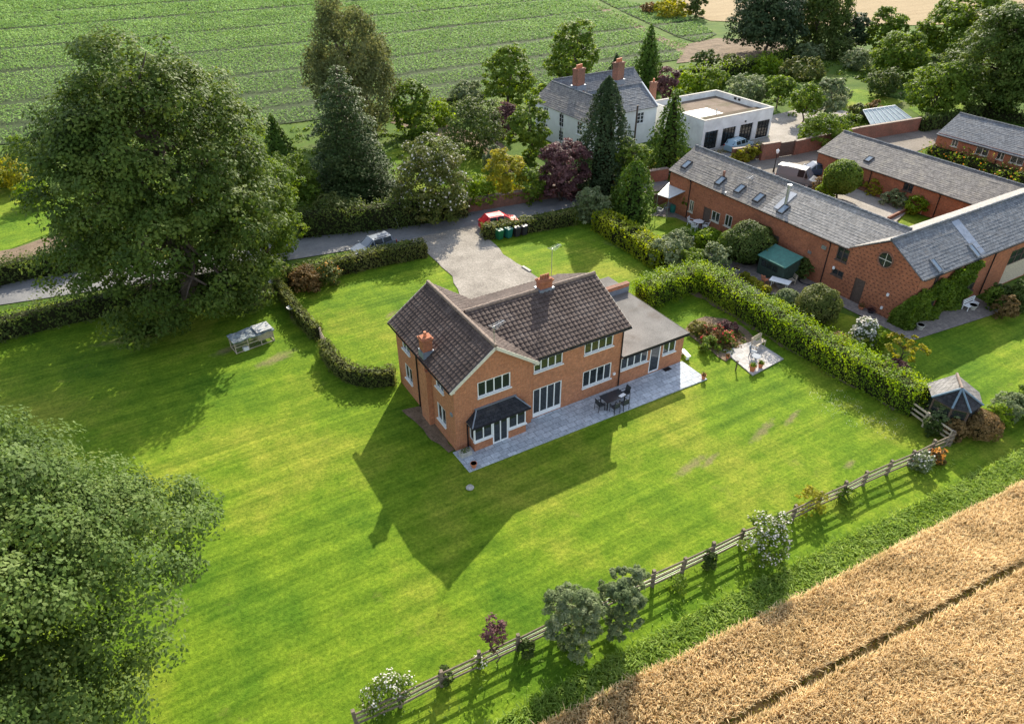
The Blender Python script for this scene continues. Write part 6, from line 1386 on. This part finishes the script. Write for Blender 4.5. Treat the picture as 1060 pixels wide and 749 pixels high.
S('dark bush at the foot of the boarded barn door', 1031, 316, 290, 22, 'hedge_dark', 65); S('olive shrub on the barn front left of the dark bush', 1037, 330, 306, 26, 'rust', 66); S('large dark shrub at the right edge below the boarded door', 1053, 320, 290, 34, 'hedge_dark', 67)
S('green shrub at the foot of the barn wall by the downpipe', 1024, 318, 296, 24, 'green', 68)
# yard
b_ = g2(866, 207); t_ = thing('topiary_tree', 'round clipped tree on a short trunk in the barn yard', 'tree', b_); h_ = height(b_, 166); r_ = 18.5*dist(b_)/FPX
B = MB(); limb(B, np.random.default_rng(1), (*b_, 0), (*b_, h_*.55), .12, .09, 4); B.build('trunk', M['bark'], t_, smooth=True)
rng = np.random.default_rng(70); d = rnd_dirs(rng, 9000); c_ = V(*b_, h_-r_*.92); leaf_mesh('crown', c_+d*[r_, r_, r_*.9]*(rng.uniform(.88, 1.02, 9000)*(1+.04*np.sin(d[:, 0]*8)*np.sin(d[:, 1]*7+d[:, 2]*6)))[:, None], d+[0, 0, .2], .26, rng, M['green'], t_, extra=ellip_core(c_, (r_*.8, r_*.8, r_*.7)))
S('reddish shrub left of the round clipped tree in the yard', 848, 200, 183, 18, 'rust', 71); S('green low shrub under the round clipped tree', 852, 206, 190, 24, 'lime', 72)
S('golden shrub against the outbuilding wall behind the raised terrace', 903, 202, 182, 24, 'yellow', 73); S('green shrub against the outbuilding between tree and golden shrub', 889, 196, 177, 20, 'green', 74)
S('tall grey green shrub on the outbuilding wall behind the terrace kerb', 924, 214, 196, 28, 'silver', 75); S('yellow green rounded shrub left of the timber arbour', 945, 222, 202, 24, 'lime', 76); S('small russet shrub right of the timber arbour', 988, 226, 212, 30, 'rust', 77); S('green climber behind the timber arbour', 970, 216, 205, 22, 'green', 78)
S('golden climber on the wall end behind the barn ridge', 772, 167, 151, 44, 'yellow', 79, ry=.8)
hedge('flower_border', 'long mixed flower border along the front of the right hand brick cottage', [g2(962, 157), g2(1000, 170), g2(1060, 190), g2(1090, 200)], 1.8, 1.0, M['green'], 80, rough=.35, wob=.4, cat='border', flowers=M['orangeflower'])
# flower bed by the extension
S('orange and brown flowering perennials in the middle of the round flower bed', 737, 352, 338, 30, 'rust', 81, flowers=M['redflower'], fl_n=.05, name='perennials'); S('green perennials at the lawn side of the round flower bed', 733, 362, 349, 26, 'green', 82, name='perennials'); S('red flowering plant near the slab terrace in the flower bed', 752, 356, 341, 16, 'green', 83, flowers=M['redflower'], fl_n=.15, name='perennials'); S('dry brown grasses at the back of the round flower bed', 722, 344, 332, 22, 'drygrass', 84, name='perennials'); S('sparse purple plants at the hedge side of the round flower bed', 752, 342, 332, 22, 'purple', 85, name='perennials')
# along the post and rail fence
S('white flowering shrub on the fence halfway along', 790, 577, 530, 56, 'green', 90, flowers=M['whiteflower'], fl_n=.16, cover=2.1); S('grey green fence shrub, the left and shorter of the pair', 590, 668, 606, 66, 'silver', 91, cover=4.2); S('grey green fence shrub, the right and taller of the pair', 640, 650, 583, 54, 'silver', 92, cover=4.5)
b_ = g2(512, 685); tree('plum_sapling', 'thin sapling with dark purple leaves on the fence line', b_, height(b_, 638), .62, M['purple'], 93, base=.3, limbs=4, cover=1.2, leaf=.14, trunk_r=.04)
S('white rose bush along the left end of the fence', 402, 728, 700, 62, 'green', 94, flowers=M['whiteflower'], fl_n=.2, cover=1.2, ry=.5); S('small dark bush on the fence between the roses and the sapling', 462, 706, 690, 18, 'hedge_dark', 95); S('pale small rose bush on the fence nearest the sapling', 497, 690, 676, 18, 'lime', 96, flowers=M['whiteflower'], fl_n=.15, cover=1.3)
S('small dark shrub on the fence left of the white flowering shrub', 733, 588, 568, 16, 'hedge_dark', 97); S('yellow green spindly shrub on the fence right of the white flowering shrub', 838, 528, 506, 34, 'yellow', 98, cover=1.2); S('low green bush on the fence beside the yellow spindly shrub', 873, 518, 505, 26, 'green', 99, cover=1.6)
S('pale flowering bush on the fence near the corner', 951, 486, 468, 26, 'silver', 100, flowers=M['whiteflower'], fl_n=.1); S('orange flowering plant at the fence corner', 968, 478, 464, 20, 'rust', 101, flowers=M['orangeflower'], fl_n=.2); S('tangled green bush on the fence left of the white flowering shrub pair', 700, 612, 596, 22, 'green', 102, cover=1.2); S('small dark bush on the fence right of the dark sapling', 545, 678, 662, 20, 'hedge_dark', 103)
S('grey green shrub in front of the summer house', 972, 440, 413, 36, 'silver', 104); S('grey shrub at the end of the laurel hedge by the summer house', 955, 428, 410, 24, 'green', 105); S('dark clump behind the pale corner fence', 964, 448, 432, 26, 'hedge_dark', 106)
S('rusty brown shrub at the foot of the summer house', 986, 452, 432, 30, 'rust', 107); S('broad brown flat topped shrub below the summer house roof', 1010, 448, 428, 44, 'rust', 108, clipped=True); S('grey green shrub right of the summer house', 1042, 433, 407, 44, 'silver', 109); S('mixed shrub at the right edge by the summer house', 1062, 428, 398, 36, 'green', 110); S('olive shrub between the summer house and the right edge', 1028, 440, 418, 30, 'lime', 111)
# woodland and orchard beyond
T('woodland_tree', 'very dark broad tree at the top edge beyond the field track', 790, 56, -30, 92, 'conifer', 120, base=.05); T('woodland_tree', 'dark hanging tree at the top edge right of the broad dark tree', 842, 52, -26, 66, 'hedge_dark', 121, 'weep', base=.06); T('woodland_tree', 'blue green dark tree in front of the stubble field', 880, 52, 10, 34, 'conifer', 122, base=.04); T('woodland_tree', 'ivy clad tree stump trunk at the top edge beside the orange gorse', 720, 18, -20, 22, 'hedge_dark', 123, 'column', base=.0)
T('woodland_tree', 'light green spreading tree in the middle of the far garden', 925, 84, 26, 60, 'ash', 124, base=.06); T('woodland_tree', 'mid green tree in front of the stubble strip', 912, 56, 2, 44, 'green', 125, base=.05); T('woodland_tree', 'yellow green tree right of the stubble strip', 972, 60, -4, 60, 'ash', 126, base=.05); T('woodland_tree', 'enormous dark tree filling the upper right corner', 1022, 118, -14, 130, 'oak', 127, base=.04, limbs=8); T('woodland_tree', 'second dark tree at the right edge behind the low cottage', 1085, 122, -10, 110, 'oak', 128, base=.04); T('woodland_tree', 'mid green tree just left of the enormous dark tree', 962, 122, 58, 66, 'green', 129, base=.06); T('woodland_tree', 'dark tree at the top edge over the enormous dark tree', 1000, 70, -20, 70, 'green', 130, base=.05)
T('fruit_tree', 'small round orchard tree behind the right corner of the white garage', 803, 112, 76, 36, 'green', 131, base=.25); T('fruit_tree', 'orchard tree between the garage and the yard wall shrubs', 830, 128, 84, 36, 'green', 132, base=.15); T('fruit_tree', 'grey green orchard tree left of the small far lawn', 855, 122, 78, 36, 'silver', 133, base=.08)
S('dense shrub overhanging the yard wall left of the greenhouse', 850, 152, 116, 56, 'green', 134); S('light shrub beside the pale lean-to on the wall', 880, 138, 118, 36, 'ash', 135); S('whitish shrub directly behind the white garage', 772, 106, 76, 50, 'silver', 136); S('yellow green shrub behind the garage left side', 735, 96, 70, 42, 'ash', 137); S('bright green shrub behind the garage near the purple tree', 712, 98, 74, 34, 'lime', 138)
S('rounded blue grey shrub on the far garden bank', 835, 62, 44, 36, 'silver', 139); S('grey green shrub right below the blue grey shrub', 830, 82, 58, 50, 'hedge', 140); S('dark round shrub beside the far lawn', 912, 100, 70, 36, 'hedge_dark', 141); S('low dark hedge shrub at the field corner', 730, 68, 52, 30, 'hedge_dark', 142); S('pale green shrub at the field corner by the track', 755, 74, 56, 34, 'hedge', 143); S('lime shrub above the orchard trees', 795, 76, 58, 34, 'lime', 144); S('orange gorse bush at the top edge of the field', 695, 18, -2, 40, 'yellow', 145); S('olive gorse bush left of the orange gorse', 672, 14, 2, 20, 'rust', 146); S('grey shrub at the edge of the far lawn', 865, 108, 88, 28, 'silver', 147); S('flowering shrub on the right edge of the far lawn', 905, 116, 104, 22, 'rust', 148); S('small green shrub on the far lawn beside the greenhouse', 886, 122, 106, 24, 'hedge', 149); S('pale shrub left of the light green spreading tree', 885, 72, 48, 34, 'silver', 150); S('dark shrub below the hanging tree', 868, 62, 36, 34, 'hedge_dark', 151); S('tall bright shrub beside the small far lawn', 835, 108, 88, 22, 'lime', 152); S('green bush behind the greenhouse left end', 905, 122, 112, 18, 'lime', 153)
hedge('hedge', 'dark clipped hedge between the greenhouse wall and the right hand cottage', [g2(952, 136), g2(985, 130), g2(1010, 124)], 1.2, 1.9, M['hedge_dark'], 155, rough=.12); hedge('hedge', 'rough hedge along the field edge behind the garage shrubs', [g2(700, 82), g2(760, 78), g2(830, 56)], 2.2, 1.7, M['green'], 156, rough=.4, wob=.3); hedge('hedge', 'low hedge below the enormous dark tree on the gravel drive', [g2(1000, 116), g2(1040, 124), g2(1090, 134)], 1.6, 1.4, M['hedge_dark'], 157, rough=.3)
hedge('hedge', 'low bright hedge along the near edge of the potato field by the birch', [g2(405, 118), g2(450, 112), g2(500, 104)], 1.6, 1.2, M['green'], 158, rough=.35, wob=.3)
# ground cover no one could count
def undergrowth(name, poly, n, mat, seed, h=.9, leaf=.5):
    rng = np.random.default_rng(seed); q = scatter(poly, n, rng); k = 26; c = np.concatenate([q, np.zeros((len(q), 1))], 1); r = rng.uniform(.4, 1.1, len(q))*h; d = rnd_dirs(rng, len(q)*k); d[:, 2] = np.abs(d[:, 2])
    P = np.repeat(c, k, 0)+d*np.repeat(r, k)[:, None]*np.array([1.1, 1.1, .8]); o = leaf_mesh(name, P, d+np.array([0, 0, .5]), leaf, rng, M[mat], None, tint=np.repeat(rng.uniform(.2, .8, len(q)), k)); o['kind'] = 'stuff'
undergrowth('undergrowth', gp((700, 84), (760, 80), (830, 60), (900, 60), (930, 92), (890, 92), (862, 96), (866, 120), (840, 138), (815, 118), (760, 92)), 260, 'green', 201)
undergrowth('undergrowth', gp((890, 60), (1000, 40), (1060, 90), (1060, 125), (1000, 110), (985, 98), (935, 104)), 260, 'hedge_dark', 202, 1.1)
undergrowth('undergrowth', gp((560, 150), (600, 190), (690, 180), (690, 165), (640, 185), (610, 200), (540, 205), (535, 190)), 120, 'green', 203, .7, .35)
undergrowth('undergrowth', gp((265, 195), (330, 170), (400, 200), (440, 215), (330, 240), (250, 262)), 160, 'hedge', 204, .7, .35)
undergrowth('undergrowth', gp((285, 138), (420, 118), (440, 150), (400, 185), (300, 175)), 150, 'green', 208, .9, .4)
undergrowth('undergrowth', gp((440, 128), (540, 98), (560, 104), (540, 120), (470, 132)), 70, 'lime', 209, .7, .4)
undergrowth('undergrowth', gp((60, 160), (200, 142), (290, 138), (300, 160), (270, 200), (200, 230), (100, 240), (70, 220)), 160, 'green', 205, .9, .45)
undergrowth('flower_bed_plants', gp((722, 350), (742, 340), (764, 345), (772, 356), (750, 366), (738, 362)), 110, 'rust', 206, .3, .16)
undergrowth('flower_bed_plants', gp((716, 345), (735, 336), (768, 345), (772, 356), (750, 368), (736, 364)), 90, 'green', 210, .32, .16)
undergrowth('flower_bed_plants', gp((722, 348), (742, 340), (764, 345), (760, 356), (745, 362)), 10, 'redflower', 211, .25, .12)
undergrowth('daisies', gp((790, 392), (870, 410), (935, 440), (935, 465), (880, 440), (800, 405)), 40, 'whiteflower', 207, .5, .05)
